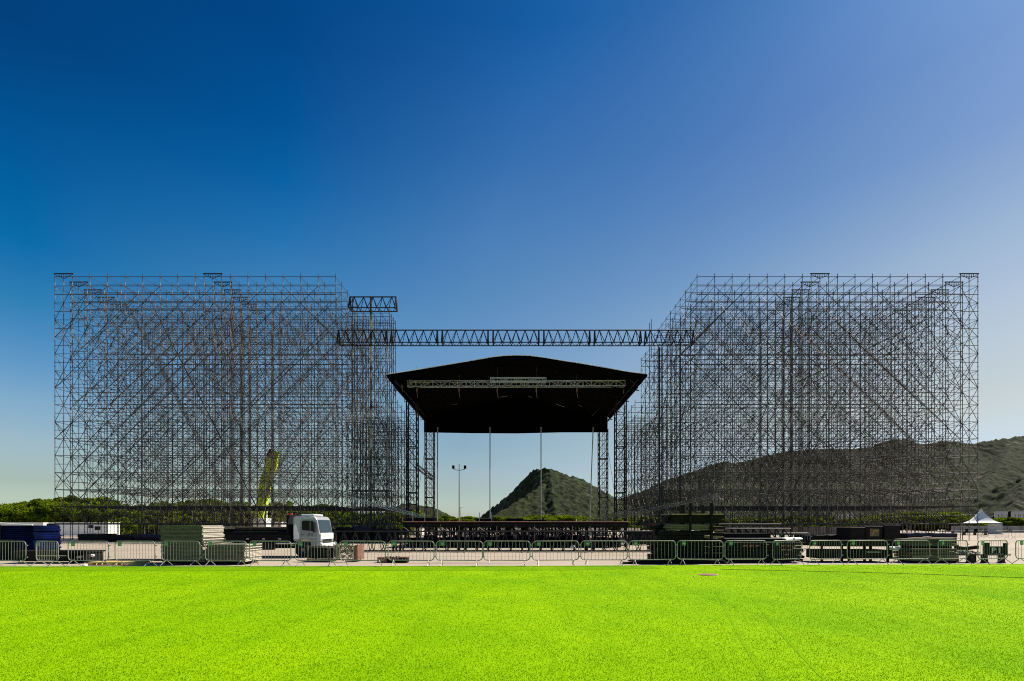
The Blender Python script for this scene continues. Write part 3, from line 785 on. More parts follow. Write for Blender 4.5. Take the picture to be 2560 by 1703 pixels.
# stuff on the deck
def crate_row(items):
    for (a, b, y0, y1, d, dep, mt, name, lab, cat) in items:
        t = thing(name, lab, cat, (PX((a+b)/2,d), d, PZ(y1,d)))
        w = (b-a)*d/F; h = (y1-y0)*d/F; m = MB()
        m.box(-w/2,w/2,0,dep,0,h-.05)
        m.build('body', M[mt], t, bevel=.015)
        MB().box(-w/2-.02,w/2+.02,-.02,dep+.02,h-.045,h).build('lid', M['brown' if mt == 'blackbox' else mt], t)
        m = MB()
        for sx in (-w/2+.08, w/2-.16): m.box(sx,sx+.08,-.025,-.003,.04,h-.07)
        m.build('batten', M['darksteel'], t)
zd = 1312-(SZ-EYE)*F/54
crate_row([(1012,1085,1294,zd,54,2,'blackbox','flight_case','long low black case on the left end of the stage','case'),
 (1188,1232,1296,zd,54,1.5,'blackbox','flight_case','black case on the stage directly under the second pole','case'),
 (1263,1308,1296,zd,54,1.5,'blackbox','flight_case','black case on the stage left of the hill peak pole','case'),
 (1313,1368,1299,zd,54,1.5,'blackbox','flight_case','flat black case on the stage around the third pole','case'),
 (1380,1425,1301,zd,54,1.5,'blackbox','flight_case','low black case on the right half of the stage','case')])
# thin rods and pennants on the deck
for a, lab in ((1039,'upright rod on the left end of the stage'),(1068,'upright rod beside the left roof tower foot'),(1201,'upright rod on the stage by the second pole'),(1231,'upright rod right of the second pole')):
    t = thing('upright_rod', lab, 'rod', (PX(a,54.8-.9),52.5,SZ)); MB().tube((0,0,0),(0,0,1.05),.035,6).build('rod', M['alu'], t); MB().box(-.1,.1,-.1,.1,0,.03).build('foot', M['darksteel'], t)

# ------------------------------------------------------------------ inclined light trusses
t = thing('ramp_truss', 'pale aluminium truss sloping up from the stage towards the right tower', 'truss')
box_truss(t, (PX(1500,58),58,PZ(1303,58)), (PX(1800,58),58.6,PZ(1237,58)), .34, 34, 'galv', .024, .016)
t = thing('ramp_truss', 'second pale truss sloping up at the right, just below the first', 'truss')
box_truss(t, (PX(1465,57),57,PZ(1303,57)), (PX(1610,57),57.4,PZ(1270,57)), .34, 20, 'galv', .024, .016)
t = thing('ramp_truss', 'pale truss sloping down from the left tower towards the stage', 'truss')
box_truss(t, (PX(880,58.5),58.5,PZ(1247,58.5)), (PX(1070,58.5),58.5,PZ(1295,58.5)), .36, 26, 'alu', .028, .02)
t = thing('jib_truss', 'short dark truss poking out beside the left roof tower', 'truss')
box_truss(t, (PX(1040,74),74,PZ(1165,74)), (PX(1088,74),72.5,PZ(1200,74)), .5, 6, 'galv', .05, .03)

# ------------------------------------------------------------------ floodlight mast
def flood(px, pytop, d, label, scale=1):
    H = PZ(pytop, d)
    t = thing('floodlight_mast', label, 'floodlight mast', (PX(px,d), d, 0))
    MB().tube((0,0,0),(0,0,H),.14,8,.07).build('mast', M['galv'], t)
    MB().path([(-1.15,0,H-.98),(-.8,0,H-1.15),(0,0,H-1.25),(.8,0,H-1.15),(1.15,0,H-.98)],.07,6).build('cross_arm', M['galv'], t)
    for x in (-1.15, 1.15):
        l = MB().box(x-.24,x+.24,-.2,.2,H-.95,H-.3).build('lamp_head', M['blackbox'], t, bevel=.05)
        MB().box(x-.2,x+.2,.205,.23,H-.9,H-.35).build('lens', M['panelgrey'], l)
    return t
flood(1148, 1160, 100, 'tall twin headed floodlight mast seen through the open stage')
for a, b, lb in ((1439,1278,'small distant lamp mast at the foot of the hill, right side'),(1152,1269,'short distant lamp mast just right of the tall floodlight')):
    H = PZ(b,140); t = thing('street_lamp', lb, 'street lamp', (PX(a,140),140,0))
    MB().tube((0,0,0),(0,0,H),.09,6,.05).build('pole', M['galv'], t); MB().box(-.1,.5,-.08,.08,H-.05,H+.06).build('lamp_head', M['panelgrey'], t)

# ------------------------------------------------------------------ crowd barriers
BW, BH = 2.04, 1.10
def barrier_proto():
    t = thing('crowd_barrier', 'proto', 'barrier')
    r = .16; z0, z1 = .26, BH; x0, x1 = -BW/2+.03, BW/2-.03; pts = []
    for cx, cz, a0 in ((x1-r,z0+r,-90),(x1-r,z1-r,0),(x0+r,z1-r,90),(x0+r,z0+r,180)):
        for k in range(6): a = R(a0+k*18); pts.append((cx+r*math.cos(a),0,cz+r*math.sin(a)))
    MB().path(pts, .021, 8, True).build('frame', M['brgreen'], t, smooth=True)
    m = MB()
    for k in range(12):
        x = lerp(x0, x1, (k+1)/13); zz = 0
        m.tube((x,0,z0),(x,0,z1),.0075,5)
    m.build('infill', M['brgreen'], t)
    for x in (x0+.24, x1-.24):
        f = MB().tube((x,0,.28),(x,-.34,0.02),.017,6).tube((x,0,.28),(x,.34,0.02),.017,6)
        f.build('foot', M['galv2'], t)
    for z in (.42,.92): 
        MB().box(x1-.01,x1+.10,-.02,.02,z-.02,z+.02).build('hook', M['galv2'], t)
    s_ = MB().box(x0+.19,x0+.36,-.034,-.026,z1-.21,z1-.03).build('sign_plate', M['sign'], t)
    MB().box(x0+.22,x0+.33,-.038,-.0345,z1-.145,z1-.125).box(x0+.225,x0+.30,-.038,-.0345,z1-.118,z1-.10).build('lettering', M['signlight'], s_)
    return t
M['galv2'] = mat('bright_galvanised', (.30,.30,.27), .5, .3, .1, 5)
bp = barrier_proto()
BL = [(-38,72,'crowd barrier at the left edge of the lawn, in front of the blue tarpaulin stack'),
 (75,161,'narrow looking crowd barrier in front of the low black boards, next to the blue stack'),
 (165,276,'crowd barrier in front of the white bundle on the black table'),
 (282,393,'crowd barrier before open concrete, left of the tall plank stack'),
 (398,505,'crowd barrier in front of the tall grey green plank stack'),
 (509,619,'crowd barrier in front of the shorter plank stack'),
 (620,730,'crowd barrier across the pale plank ends left of the truck cab'),
 (735,845,'crowd barrier in front of the truck cab front wheel'),
 (848,963,'crowd barrier in front of the steel stillage of couplers'),
 (970,1085,'crowd barrier just right of the small brown boxes'),
 (1090,1206,'crowd barrier below the floodlight mast'),
 (1209,1325,'crowd barrier below the second grey stage pole'),
 (1331,1447,'crowd barrier directly below the hill peak'),
 (1452,1568,'crowd barrier below the right roof towers'),
 (1573,1689,'crowd barrier whose right half covers the start of the timber rack'),
 (1693,1807,'crowd barrier in front of the black stakes of the timber rack'),
 (1810,1919,'crowd barrier in front of the stacked black trusses'),
 (1923,2012,'foreshortened crowd barrier between the black trusses and the low benches'),
 (2016,2112,'crowd barrier in front of the gap left of the dark generators'),
 (2115,2222,'crowd barrier in front of the dark generators'),
 (2226,2330,'crowd barrier before the left half of the mossy timber stack'),
 (2335,2430,'crowd barrier before the right half of the mossy timber stack'),
 (2434,2531,'crowd barrier in front of the P1 bench'),
 (2534,2640,'crowd barrier cut off by the right edge of the picture')]
for i, (a, b, lab) in enumerate(BL):
    c = (a+b)/2; X = PX(c, 22.4)
    d = edge_y(X)-.10; X = PX(c, d)
    t = bp if i == 0 else copy_tree(bp)
    t.location = (X, d, .03)
    wv = (b-a)*d/F/(BW-.06); ang = math.acos(min(1, wv))*(-1 if i < 10 else 1)
    if wv > 1: t.scale = (wv,1,1)
    # rotation seen obliquely: keep small
    t.rotation_euler = (R(random.uniform(-.6,.6)), R(random.uniform(-.35,.35)), ang*.55 + R(random.uniform(-1,1)))
    if abs(ang) > .15: t.scale = (wv/math.cos(ang*.55),1,1)
    tag(t, lab, 'barrier', 'crowd barriers along the edge of the lawn')
for i, (a, d, rz, lab) in enumerate(((2505,66,.1,'distant crowd barrier right of the white tent'),(2550,66,-.1,'distant crowd barrier at the right edge, beyond the concrete yard'),(2460,70,.4,'distant crowd barrier just below the white tent panel'))):
    t = copy_tree(bp); t.location = (PX(a,d), d, 0); t.rotation_euler = (0,0,rz); t.scale = (1,1,1); tag(t, lab, 'barrier', 'distant crowd barriers')
t = copy_tree(bp); t.location = (PX(1990,27),27.3,.30); t.rotation_euler = (0,0,.06); tag(t, 'spare crowd barrier lifted up behind the row, right of the black trusses', 'barrier', 'spare crowd barriers')

# ------------------------------------------------------------------ plank stacks (left)
def plank_stack(name, lab, xa, xb, d, z0, nl, th, depth, m1='plank', m2='plankend', jit=.05, ends=True, bear=True):
    t = thing(name, lab, 'plank stack', ((xa+xb)/2, d, 0)); w = xb-xa
    if bear:
        for x in (-w*.35, 0, w*.35):
            MB().box(x-.08,x+.08,0,depth,z0-.1,z0-.003).build('bearer', M['blackbox'], t)
    for k in range(nl):
        j = random.uniform(-jit,jit); z = z0+k*th
        mm = m1 if m1 != 'plankgreen' else random.choice(('plankgreen','mosswood','plank'))
        o = MB().box(-w/2+j, w/2+j, random.uniform(0,.03 if m1 != 'plankgreen' else .10), depth, z, z+th*.86).build('plank', M[mm], t, bevel=.004)
        if ends: MB().box(w/2+j+.001, w/2+j+.012, .03, depth-.03, z+.008, z+th*.84).build('lit_plank_end', M[m2], o)  # end plates coloured pale to look sunlit against the darker fronts
    return t
plank_stack('plank_stack', 'tall stack of grey green metal planks, lower half', PX(410,23.6), PX(513,23.6), 23.4, .14, 15, .062, 1.6)
plank_stack('plank_stack', 'upper bundle of grey green planks on top of the tall stack, pale ends facing right', PX(406,23.6), PX(510,23.6), 23.45, 1.075, 12, .062, 1.75, bear=False)
plank_stack('plank_stack', 'shorter stack of grey green planks right of the tall stack', PX(522,23.6), PX(617,23.6), 23.4, .14, 13, .062, 1.6)
# ------------------------------------------------------------------ blue stack etc. on the far left
t = thing('blue_stack', 'stack of folded dark blue tarpaulins at the far left', 'tarpaulin stack', (PX(30,26.5),26.5,0))
for k in range(14):
    j = random.uniform(-.05,.05); z = .35+k*.105
    MB().box(-1.8,1.12+j,0,1.6,z,z+.098).build('folded_tarp', M['tarp'], t, bevel=.03)
MB().box(-1.7,1.0,.1,1.5,.0,.34).build('pallet', M['blackbox'], t, bevel=.02)
MB().box(-1.85,-.55,-.035,-.012,.36,1.84).box(-.53,.1,-.032,-.012,.36,1.1).build('black_front', M['blackbox'], t)  # thin black plates over the left part of the stack front
MB().path([(-1.8,-.04,1.93),(-.6,-.02,1.95),(.2,-.02,1.88),(1.1,-.02,1.84)],.03,6).build('folded_edge', M['whitefab'], t)
t = thing('black_table', 'long low black board table with a white bundle on it', 'table', (PX(146,24.2),24.2,0))
MB().box(-2.3,1.3,0,1.2,.52,.60).build('table_top', M['blackbox'], t)
MB().box(-2.25,.35,.05,1.1,.10,.52).build('stored_boards', M['blackbox'], t)
for x in (.45,1.15): MB().box(x,x+.1,.05,1.1,0,.52).build('leg', M['blackbox'], t)
MB().box(-1.0,.4,-.03,.0,.36,.39).build('rail', M['alu'], t)
t = thing('bundle', 'pale wrapped bundle lying under the black table', 'bundle', (PX(200,24.3),24.3,.22))
m = MB(); m.lathe([(.02,-.5),(.07,-.45),(.08,0),(.07,.4),(.02,.45)], n=10)
o = m.build('roll', M['whitefab'], t, smooth=True); o.rotation_euler = (0,R(84),0); o.location = (0,.3,.1)
MB().box(-.1,-.06,.2,.4,0,.18).build('strap', M['brown'], t)
for a, b, d, h, mt, lab in ((217,330,23.0,.16,'yellow','thin yellow board lying on the concrete near the lawn edge'),(252,420,24.2,.17,'blackbox','low black pallet left of the tall plank stack')):
    t = thing('board' if mt == 'yellow' else 'pallet', lab, 'board' if mt == 'yellow' else 'pallet', (PX((a+b)/2,d),d,0)); w = (b-a)*d/F
    for k in range(3): MB().box(-w/2,w/2,.05+k*.32,.3+k*.32,h-.05,h).build('slat', M[mt], t)
    for k in range(3): MB().box(-w/2+k*(w-.2)/2,-w/2+k*(w-.2)/2+.2,.06,.9,0,h-.052).build('block', M[mt], t)
# trestle rig behind
t = thing('trestle', 'black braced trestle frame with an easel stand before the white cabins', 'frame', (0,0,0)); d = 42
def L(a,b,c,e,r=.05,dd=42): return MB().tube((PX(a,dd),dd,PZ(b,dd)),(PX(c,dd),dd,PZ(e,dd)),r,6)
L(30,1318,150,1319,.06).build('top_rail', M['darksteel'], t)
for q in ((75,1319,98,1357),(98,1320,86,1340),(103,1319,103,1357),(106,1320,125,1357),(125,1338,137,1320),(85,1340,78,1357)): L(*q).build('brace', M['darksteel'], t)
L(126,1311,128,1360,.12).build('stand_leg', M['blackbox'], t); L(140,1311,150,1361,.10).build('stand_leg', M['blackbox'], t)
MB().box(PX(122,42),PX(144,42),41.8,42.1,PZ(1325,42),PZ(1309,42)).build('board', M['blackbox'], t)
# white cabins
def cabin(a, b, d, h, lab, wins=(), corr=False):
    t = thing('site_cabin', lab, 'cabin', (PX((a+b)/2,d),d,0)); w = (b-a)*d/F
    wb = MB().box(-w/2,w/2,0,2.4,.12,h)
    wb.build('wall', M['white'], t, bevel=.02)
    MB().box(-w/2-.04,w/2+.04,-.04,2.44,h,h+.07).build('roof', M['white'], t)
    for x in (-w/2,w/2-.08): MB().box(x,x+.08,-.02,0,.12,h-.002).build('corner_post', M['panelgrey'], t)
    for x in (-w/2+.3,w/2-.5): MB().box(x,x+.2,.2,2.2,0,.12).build('skid', M['darksteel'], t)
    if corr:
        m = MB(); n = int(w/.3)
        for k in range(n): m.box(-w/2+.1+k*.3,-w/2+.25+k*.3,-.03,-.001,.2,h-.1)
        m.build('corrugation', M['white'], t)
    for x, z, ww, hh in wins:
        f = MB().box(x,x+ww,-.03,-.002,z,z+hh).build('window', M['darksteel'], t)
        MB().box(x+.05,x+ww-.05,-.035,-.031,z+.05,z+hh-.05).build('pane', M['glass'], f)
cabin(122, 270, 81, 2.15, 'long white site cabin behind the foot of the left tower', ((1.6,1.3,.8,.5),(2.6,1.0,.9,.6)))
cabin(-80, 108, 83, 2.15, 'white cabin partly hidden by the blue tarpaulin stack', (), True)
# ------------------------------------------------------------------ truck
def truck():
    d = 28.7
    t = thing('flatbed_truck', 'small silver cab flatbed truck loaded with black trusses', 'truck', (PX(733,d), d, 0))
    # cab: local x forward (right), y depth
    prof_c = [(0,.98),(0,2.24),(.10,2.33),(.85,2.36),(1.22,2.30),(1.33,2.14),(1.46,1.44),(1.52,1.22),(1.54,.60),(1.05,.60),(.98,.86),(.78,1.02),(.30,1.02),(.10,.90)]
    body = MB().prism(prof_c, 0, 2.05).build('cab', M['shaded'], t, bevel=.03)
    dr = MB().prism([(.40,1.04),(.40,2.06),(.52,2.16),(1.14,2.14),(1.22,2.04),(1.33,1.42),(1.34,.72),(1.08,.70),(1.0,.92),(.82,1.06)], -.014, -.001).build('door', M['cabgrey'], t)
    MB().prism([(.50,1.55),(.50,2.02),(.56,2.08),(.94,2.08),(.94,1.50)], -.020, -.0145).build('window', M['glass'], dr)
    MB().prism([(.98,1.50),(.98,2.07),(1.13,2.06),(1.24,1.46)], -.020, -.0145).build('window', M['glass'], dr)
    MB().box(.44,.62,-.034,-.0145,1.26,1.29).build('handle', M['darksteel'], dr)
    MB().box(.40,1.33,-.018,-.0145,1.14,1.155).build('trim_line', M['white'], dr)
    MB().prism([(.03,1.05),(.03,1.75),(.16,1.9),(.34,1.3),(.34,1.06)], -.012, -.001).build('corner_panel', M['white'], t)
    m = MB()
    for a, b in (((.84,1.36),(.98,1.36)),((.84,1.36),(.84,1.22)),((.84,1.29),(.96,1.29)),((.84,1.22),(.98,1.22)),((1.0,1.36),(1.14,1.22)),((1.14,1.36),(1.0,1.22))):
        m.tube((a[0],-.018,a[1]),(b[0],-.018,b[1]),.010,4)
    m.build('emblem', M['darksteel'], dr)
    ws = MB(); p = [(1.335,2.12),(1.475,1.40)]
    n = Vector((.72,0,.14)).normalized()*.012
    ws.add([Vector((p[0][0],.14,p[0][1]))+n, Vector((p[0][0],1.91,p[0][1]))+n, Vector((p[1][0],1.95,p[1][1]))+n, Vector((p[1][0],.10,p[1][1]))+n,
            Vector((p[0][0],.14,p[0][1]))-n, Vector((p[0][0],1.91,p[0][1]))-n, Vector((p[1][0],1.95,p[1][1]))-n, Vector((p[1][0],.10,p[1][1]))-n],
           [(0,3,2,1),(4,5,6,7),(0,1,5,4),(1,2,6,5),(2,3,7,6),(3,0,4,7)])
    ws.build('windscreen', M['windscreen'], t)
    m = MB().tube((1.47,.2,1.43),(1.42,.9,1.66),.012,5).tube((1.47,1.1,1.43),(1.42,1.75,1.66),.012,5)
    m.build('wiper', M['darksteel'], t)
    MB().box(1.53,1.548,.03,2.02,1.02,1.36).build('front_panel', M['white'], t, bevel=.005)  # whiter than the cab sides, the sunlit front put into colour
    m = MB()
    for k in range(9): m.box(1.549,1.553,.45+k*.13,.54+k*.13,1.17,1.22)
    m.build('badge', M['panelgrey'], t)
    MB().box(1.545,1.56,.35,1.7,.82,1.0).build('grille', M['blackbox'], t)
    MB().box(1.50,1.66,-.02,2.07,.44,.78).build('bumper', M['white'], t, bevel=.04)
    for y in (.08,1.62): MB().box(1.661,1.675,y,y+.32,.56,.72).build('headlight', M['alu'], t)
    m = MB().box(1.20,1.30,-.24,-.10,1.42,1.98); m.tube((1.15,0,1.95),(1.25,-.16,1.95),.015,5)
    m.build('mirror', M['darksteel'], t)
    MB().box(.1,1.45,.05,2.0,.42,.6).build('cab_step', M['blackbox'], t)
    for x in (.52,-3.3,):
        for y in (.02,1.77):
            w = MB(); w.lathe([(.22,-.13),(.40,-.13),(.44,-.10),(.44,.10),(.40,.13),(.22,.13)], n=22)
            o = w.build('wheel', M['rubber'], t, smooth=False); o.rotation_euler = (R(90),0,0); o.location = (x,y+.13,.44)
            h = MB(); h.lathe([(.05,-.135),(.21,-.12),(.21,.12),(.05,.135)], n=14); oo = h.build('rim', M['galv'], o)
    MB().box(-4.4,0,.5,.62,.5,.7).build('chassis_rail', M['blackbox'], t); MB().box(-4.4,0,1.4,1.52,.5,.7).build('chassis_rail', M['blackbox'], t)
    MB().box(-4.5,-.12,-.05,2.1,.86,1.0).build('load_bed', M['blackbox'], t)
    MB().box(-4.5,-.12,-.08,-.052,.95,1.3).build('side_board', M['blackbox'], t)
    for x in (-3.9,-2.6,-1.7,-.8): MB().box(x,x+.16,-.10,-.082,1.02,1.08).build('reflector', M['plankend'], t)
    m = MB().box(-.36,-.26,-.05,2.1,1.0,2.4); m.build('headboard', M['blackbox'], t)
    MB().box(-.3,-.08,.0,.16,2.4,2.5).build('marker_lamp', M['red'], t)
    MB().box(-1.9,-1.2,.1,.5,.42,.84).build('fuel_tank', M['darksteel'], t, bevel=.06)
    MB().box(.30,1.05,.3,1.7,2.375,2.45).build('roof_pod', M['white'], t, bevel=.03)
    # load, things of their own
    l = thing('truss_load', 'bundle of black trusses stacked on the truck bed', 'truss bundle', (PX(733,d)-4.3, d+.2, 1.0))
    for r_ in range(3):
        for c in range(3):
            z = .18+r_*.24; y = .2+c*.6
            MB().tube((0,y,z),(3.9,y,z),.035,6).build('tube', M['darksteel'], l)
            MB().box(.0,3.9,y-.02,y+.02,z-.1,z-.07).build('flange', M['darksteel'], l)
    MB().box(0,.8,.02,1.7,.62,.68).build('top_plate', M['galv'], l)
    MB().tube((0,0,.72),(3.9,0,.70),.028,6).build('light_tube', M['galv'], l)
    MB().box(.02,3.88,.3,1.6,.01,.60).build('stowed_frames', M['blackbox'], l)
truck()
# stillage of couplers
t = thing('steel_stillage', 'green steel stillage packed with scaffold couplers in front of the truck cab', 'stillage', (PX(768,25.2),25.2,0))
for x in (0,1.02,2.3,):
    for y in (0,1.0): MB().box(x,x+.06,y,y+.06,0,.82).build('post', M['plankgreen'], t)
for z in (.12,.78):
    MB().box(-.03,2.4,-.02,.02,z-.03,z+.03).build('rail', M['plankgreen'], t)
MB().box(.08,1.3,.06,.95,.16,.70).build('tube_bundle', M['blackbox'], t)
m = MB()
for k in range(230):
    x = random.uniform(1.38,2.25); z = random.uniform(.16,.85); y = random.uniform(-.04,.1); a = random.random()*3
    m.tube((x,y,z),(x+.10*math.cos(a),y-.03,z+.10*math.sin(a)),.017,5)
m.build('coupler_heap', M['galv'], t, kind='stuff')
MB().box(2.37,2.50,.0,1.0,.1,.84).build('end_board', M['brown'], t)
for a, b, z0, z1, mt, lab in ((943,967,0,.27,'brown','reddish brown box end of the left low crate on the concrete'),(969,996,0,.24,'blackbox','middle low crate topped with steel couplers'),(998,1017,.06,.28,'blackbox','right low dark crate in the row before the barriers')):
    d = 24.6; t = thing('low_crate', lab, 'crate', (PX((a+b)/2,d),d,0)); w = (b-a)*d/F
    MB().box(-w/2,w/2,0,.5,.0,z1-.03).build('body', M[mt], t, bevel=.01); MB().box(-w/2-.01,w/2+.01,-.01,.51,z1-.028,z1).build('rim', M['brown'], t)
    if 'couplers' in lab:
        m = MB()
        for k in range(26):
            x = random.uniform(-w/2,w/2-.06); m.tube((x,random.uniform(.05,.4),z1+.01),(x+.07,random.uniform(.05,.4),z1+.07),.02,5)
        m.build('couplers', M['galv'], t, kind='stuff')

# ------------------------------------------------------------------ right piles
d = 24.2
t = thing('timber_rack', 'tall black rack of dark beams held between upright black stakes', 'timber rack', (0,0,0))
for a, b, y0, dd in ((1703,1712,1263,25.4),(1724,1729,1258,24.3),(1755,1761,1263,25.4),(1777,1782,1257,24.3)):
    MB().box(PX(a,dd),PX(b,dd),dd,dd+.12,0,PZ(y0,dd)).build('stake', M['blackbox'], t)
def beams(t, a, b, y0, y1, dd, n, rows, mt, jit=6, deep=2.0, nm='beam', sink=.9):
    H0, H1 = PZ(y1,dd), PZ(y0,dd); h = (H1-H0)/rows
    for r_ in range(rows):
        for c in range(n):
            xa = PX(a+random.uniform(-jit,jit),dd); xb = PX(b+random.uniform(-jit,jit),dd); w = deep/n
            MB().box(xa,xb,dd+c*w,dd+c*w+w*.85,H0+r_*h,H0+r_*h+h*sink).build(nm, M[mt], t)
beams(t, 1680, 1806, 1287, 1308, 24.5, 3, 4, 'blackbox', 7)
MB().box(PX(1680,24.45),PX(1806,24.45),24.42,26.4,PZ(1287,24.45),PZ(1284.5,24.45)).build('top_plank', M['wood'], t)
beams(t, 1668, 1778, 1311, 1326, 24.5, 2, 3, 'plankgreen', 5, 1.6)
MB().box(PX(1726,24.2),PX(1731,24.2),24.40,24.46,PZ(1327,24.4),PZ(1312,24.4)).build('strap', M['plankend'], t)
beams(t, 1645, 1775, 1328, 1408, 24.5, 2, 8, 'blackbox', 6, 1.8)
beams(t, 1782, 1812, 1314, 1400, 24.6, 3, 11, 'blackbox', 4, 1.8, sink=.55)
for yy in (1316,1326,1341,1344,1366,1382): MB().box(PX(1760 if yy > 1335 else 1783,24.5),PX(1808,24.5),24.46,24.49,PZ(yy+1.2,24.5),PZ(yy,24.5)).build('bright_edge', M['wood'], t)
t = thing('fork_tines', 'dark machine part with a red strip sticking out left of the timber rack', 'machine part', (0,0,0))
MB().box(PX(1625,25),PX(1660,25),25,25.5,PZ(1322,25),PZ(1312,25)).build('arm', M['blackbox'], t)
MB().box(PX(1627,25),PX(1641,25),24.97,24.995,PZ(1313.5,25),PZ(1312,25)).build('red_strip', M['red'], t)
MB().box(PX(1638,25),PX(1652,25),25,25.4,0,PZ(1320,25)).build('column', M['blackbox'], t)
MB().box(PX(1628,25),PX(1650,25),24.9,25.4,0.3,.38).build('step', M['blackbox'], t)
t = thing('long_plank_stack', 'flat stack of long dark planks on the concrete under the timber rack', 'plank stack', (0,0,0))
for z, a, b in ((0.02,1560,1830),(.12,1575,1815)):
    MB().box(PX(a,23.9),PX(b,23.9),23.9,24.4,z,z+.06).build('plank', M['blackbox'], t)
# stacked black trusses
t = thing('truss_stack', 'two stacked black lattice trusses right of the timber rack', 'truss stack', (0,0,0))
for (a, b, ya, yb, dd) in ((1812,1953,1311,1322,27.5),(1825,1977,1322,1346,26.5),(1810,1990,1347,1352,25.2)):
    for yy in (ya, yb): MB().tube((PX(a,dd),dd,PZ(yy,dd)),(PX(b,dd),dd,PZ(yy,dd)),.035,6).tube((PX(a,dd),dd+.8,PZ(yy,dd)),(PX(b,dd),dd+.8,PZ(yy,dd)),.035,6).build('chord', M['darksteel'], t)
    n = 8
    for y_ in (dd, dd+.8):
        m = MB()
        for k in range(n):
            xa = lerp(PX(a,dd),PX(b,dd),k/n); xb = lerp(PX(a,dd),PX(b,dd),(k+1)/n)
            m.tube((xa,y_,PZ(ya,dd)),(xb,y_,PZ(yb,dd)),.03,5); m.tube((xb,y_,PZ(yb,dd)),(xb,y_,PZ(ya,dd)),.03,5)
        m.build('lacing', M['darksteel'], t)
MB().box(PX(1812,25.4),PX(1932,25.4),25.6,27.2,PZ(1346,25.4),PZ(1334,25.4)).build('stowed_boards', M['blackbox'], t)
for x0 in (1822,1890,1960): MB().box(PX(x0,25.6),PX(x0+8,25.6),25.6,27.6,0,PZ(1349,25.6)).build('support', M['blackbox'], t)
t = thing('black_benches', 'heap of black bench frames and boards behind the barriers', 'bench stack', (0,0,0))
beams(t, 1812, 2010, 1355, 1404, 24.6, 3, 6, 'blackbox', 12, 2.0, 'bench_board', .8)
for a, yy in ((1855,1363),(1871,1363),(1886,1363),(1950,1363),(1965,1363),(1952,1373),(1966,1373),(1960,1385),(1978,1366)):
    MB().prism([(PX(a,24.4),PZ(yy+3,24.4)),(PX(a+8,24.4),PZ(yy+3,24.4)),(PX(a+11,24.4),PZ(yy,24.4)),(PX(a+4,24.4),PZ(yy,24.4))],24.3,24.35).build('skew_highlight', M['brown'], t)  # skewed brown slips imitate highlights on the dark boards
t = thing('aluminium_poles', 'short bundle of pale poles lying on top of the black benches', 'pole bundle', (0,0,0))
for k in range(4): MB().tube((PX(1965,25),25+k*.12,PZ(1349,25)+.04*(k%2)),(PX(2006,25),25+k*.12,PZ(1348,25)+.04*(k%2)),.03,6).build('pole', M['alu'], t)
MB().box(PX(1984,24.9),PX(1988,24.9),24.9,24.95,PZ(1353,25),PZ(1345,25)).build('strap', M['plankend'], t)
t = thing('low_trolley', 'low black trolley stacked with boards left of the mossy timber', 'trolley', (0,0,0))
for a, b in ((2050,2113),(2118,2170),(2172,2228)):
    MB().box(PX(a,25),PX(b,25),24.9,26.2,PZ(1397,25),PZ(1375,25)).build('board_pile', M['blackbox'], t)
    MB().box(PX(a,25),PX(b,25),24.9,26.2,PZ(1366,25),PZ(1352,25)).build('upper_shelf', M['blackbox'], t)
    for q in (a+4, b-9): MB().box(PX(q,25),PX(q+4,25),25,25.1,0,PZ(1353,25)).build('leg', M['blackbox'], t)
MB().box(PX(2165,24.9),PX(2200,24.9),24.86,24.89,PZ(1381,24.9),PZ(1379.5,24.9)).build('rail', M['alu'], t)
t = thing('white_sacks', 'crumpled white sacks on the black trolley beside the mossy timber', 'sack', (PX(2233,25.3),25.3,PZ(1375,25.3)))
for k in range(3):
    m = MB(); m.lathe([(.05,0),(.14,.03),(.15,.09),(.09,.15),(.02,.17)], (k*.15-.1, (k%2)*.1, 0), 9); m.build('sack', M['whitefab'], t, smooth=True)
# generators
for a, b, y0, lab in ((2127,2162,1318,'left dark generator box behind the barriers'),(2164,2206,1315,'open dark generator box with orange parts inside'),(2211,2251,1312,'right dark generator box next to the pale shelf')):
    dd = 44; t = thing('generator', lab, 'generator', (PX((a+b)/2,dd),dd,0)); w = (b-a)*dd/F; h = PZ(y0,dd)
    MB().box(-w/2,w/2,0,2.0,.12,h-.06).build('housing', M['blackbox'], t, bevel=.03)
    MB().box(-w/2-.02,w/2+.02,-.03,2.03,h-.058,h).build('lid', M['galv'], t)
    for x in (-w/2+.1,w/2-.25): MB().box(x,x+.15,.1,1.9,0,.12).build('skid', M['darksteel'], t)
    if 'orange' in lab:
        MB().box(-w*.25,w*.3,-.02,-.002,h-.9,h-.25).build('open_hatch', M['plankgreen'], t)
        MB().tube((-.2,-.05,h-.8),(.0,-.05,h-.35),.05,6).tube((0,-.05,h-.35),(.25,-.05,h-.5),.05,6).build('machinery', M['orange'], t)
    else: MB().box(-w*.4,w*.4,-.02,-.002,.35,.6).build('vent', M['darksteel'], t)
# mossy timber
plank_stack('timber_stack', 'lower stack of mossy green brown timber near the right', PX(2278,24.5), PX(2390,24.5), 24.4, .1, 4, .155, 1.3, 'plankgreen','wood', .07, ends=False)
plank_stack('timber_stack', 'upper stack of mossy planks on the right timber pile, topped by pale boards', PX(2270,24.9), PX(2386,24.9), 24.75, .80, 5, .075, 1.0, 'plankgreen','wood', .14, ends=False, bear=True)
t = thing('board', 'pale board lying on top of the mossy timber stack', 'board', (PX(2330,25.4),25.2,1.17)); MB().box(-1.0,1.25,0,.5,.0,.03).build('panel', M['wood'], t); MB().box(-.3,-.1,.1,.4,.031,.09).build('offcut', M['plankend'], t)
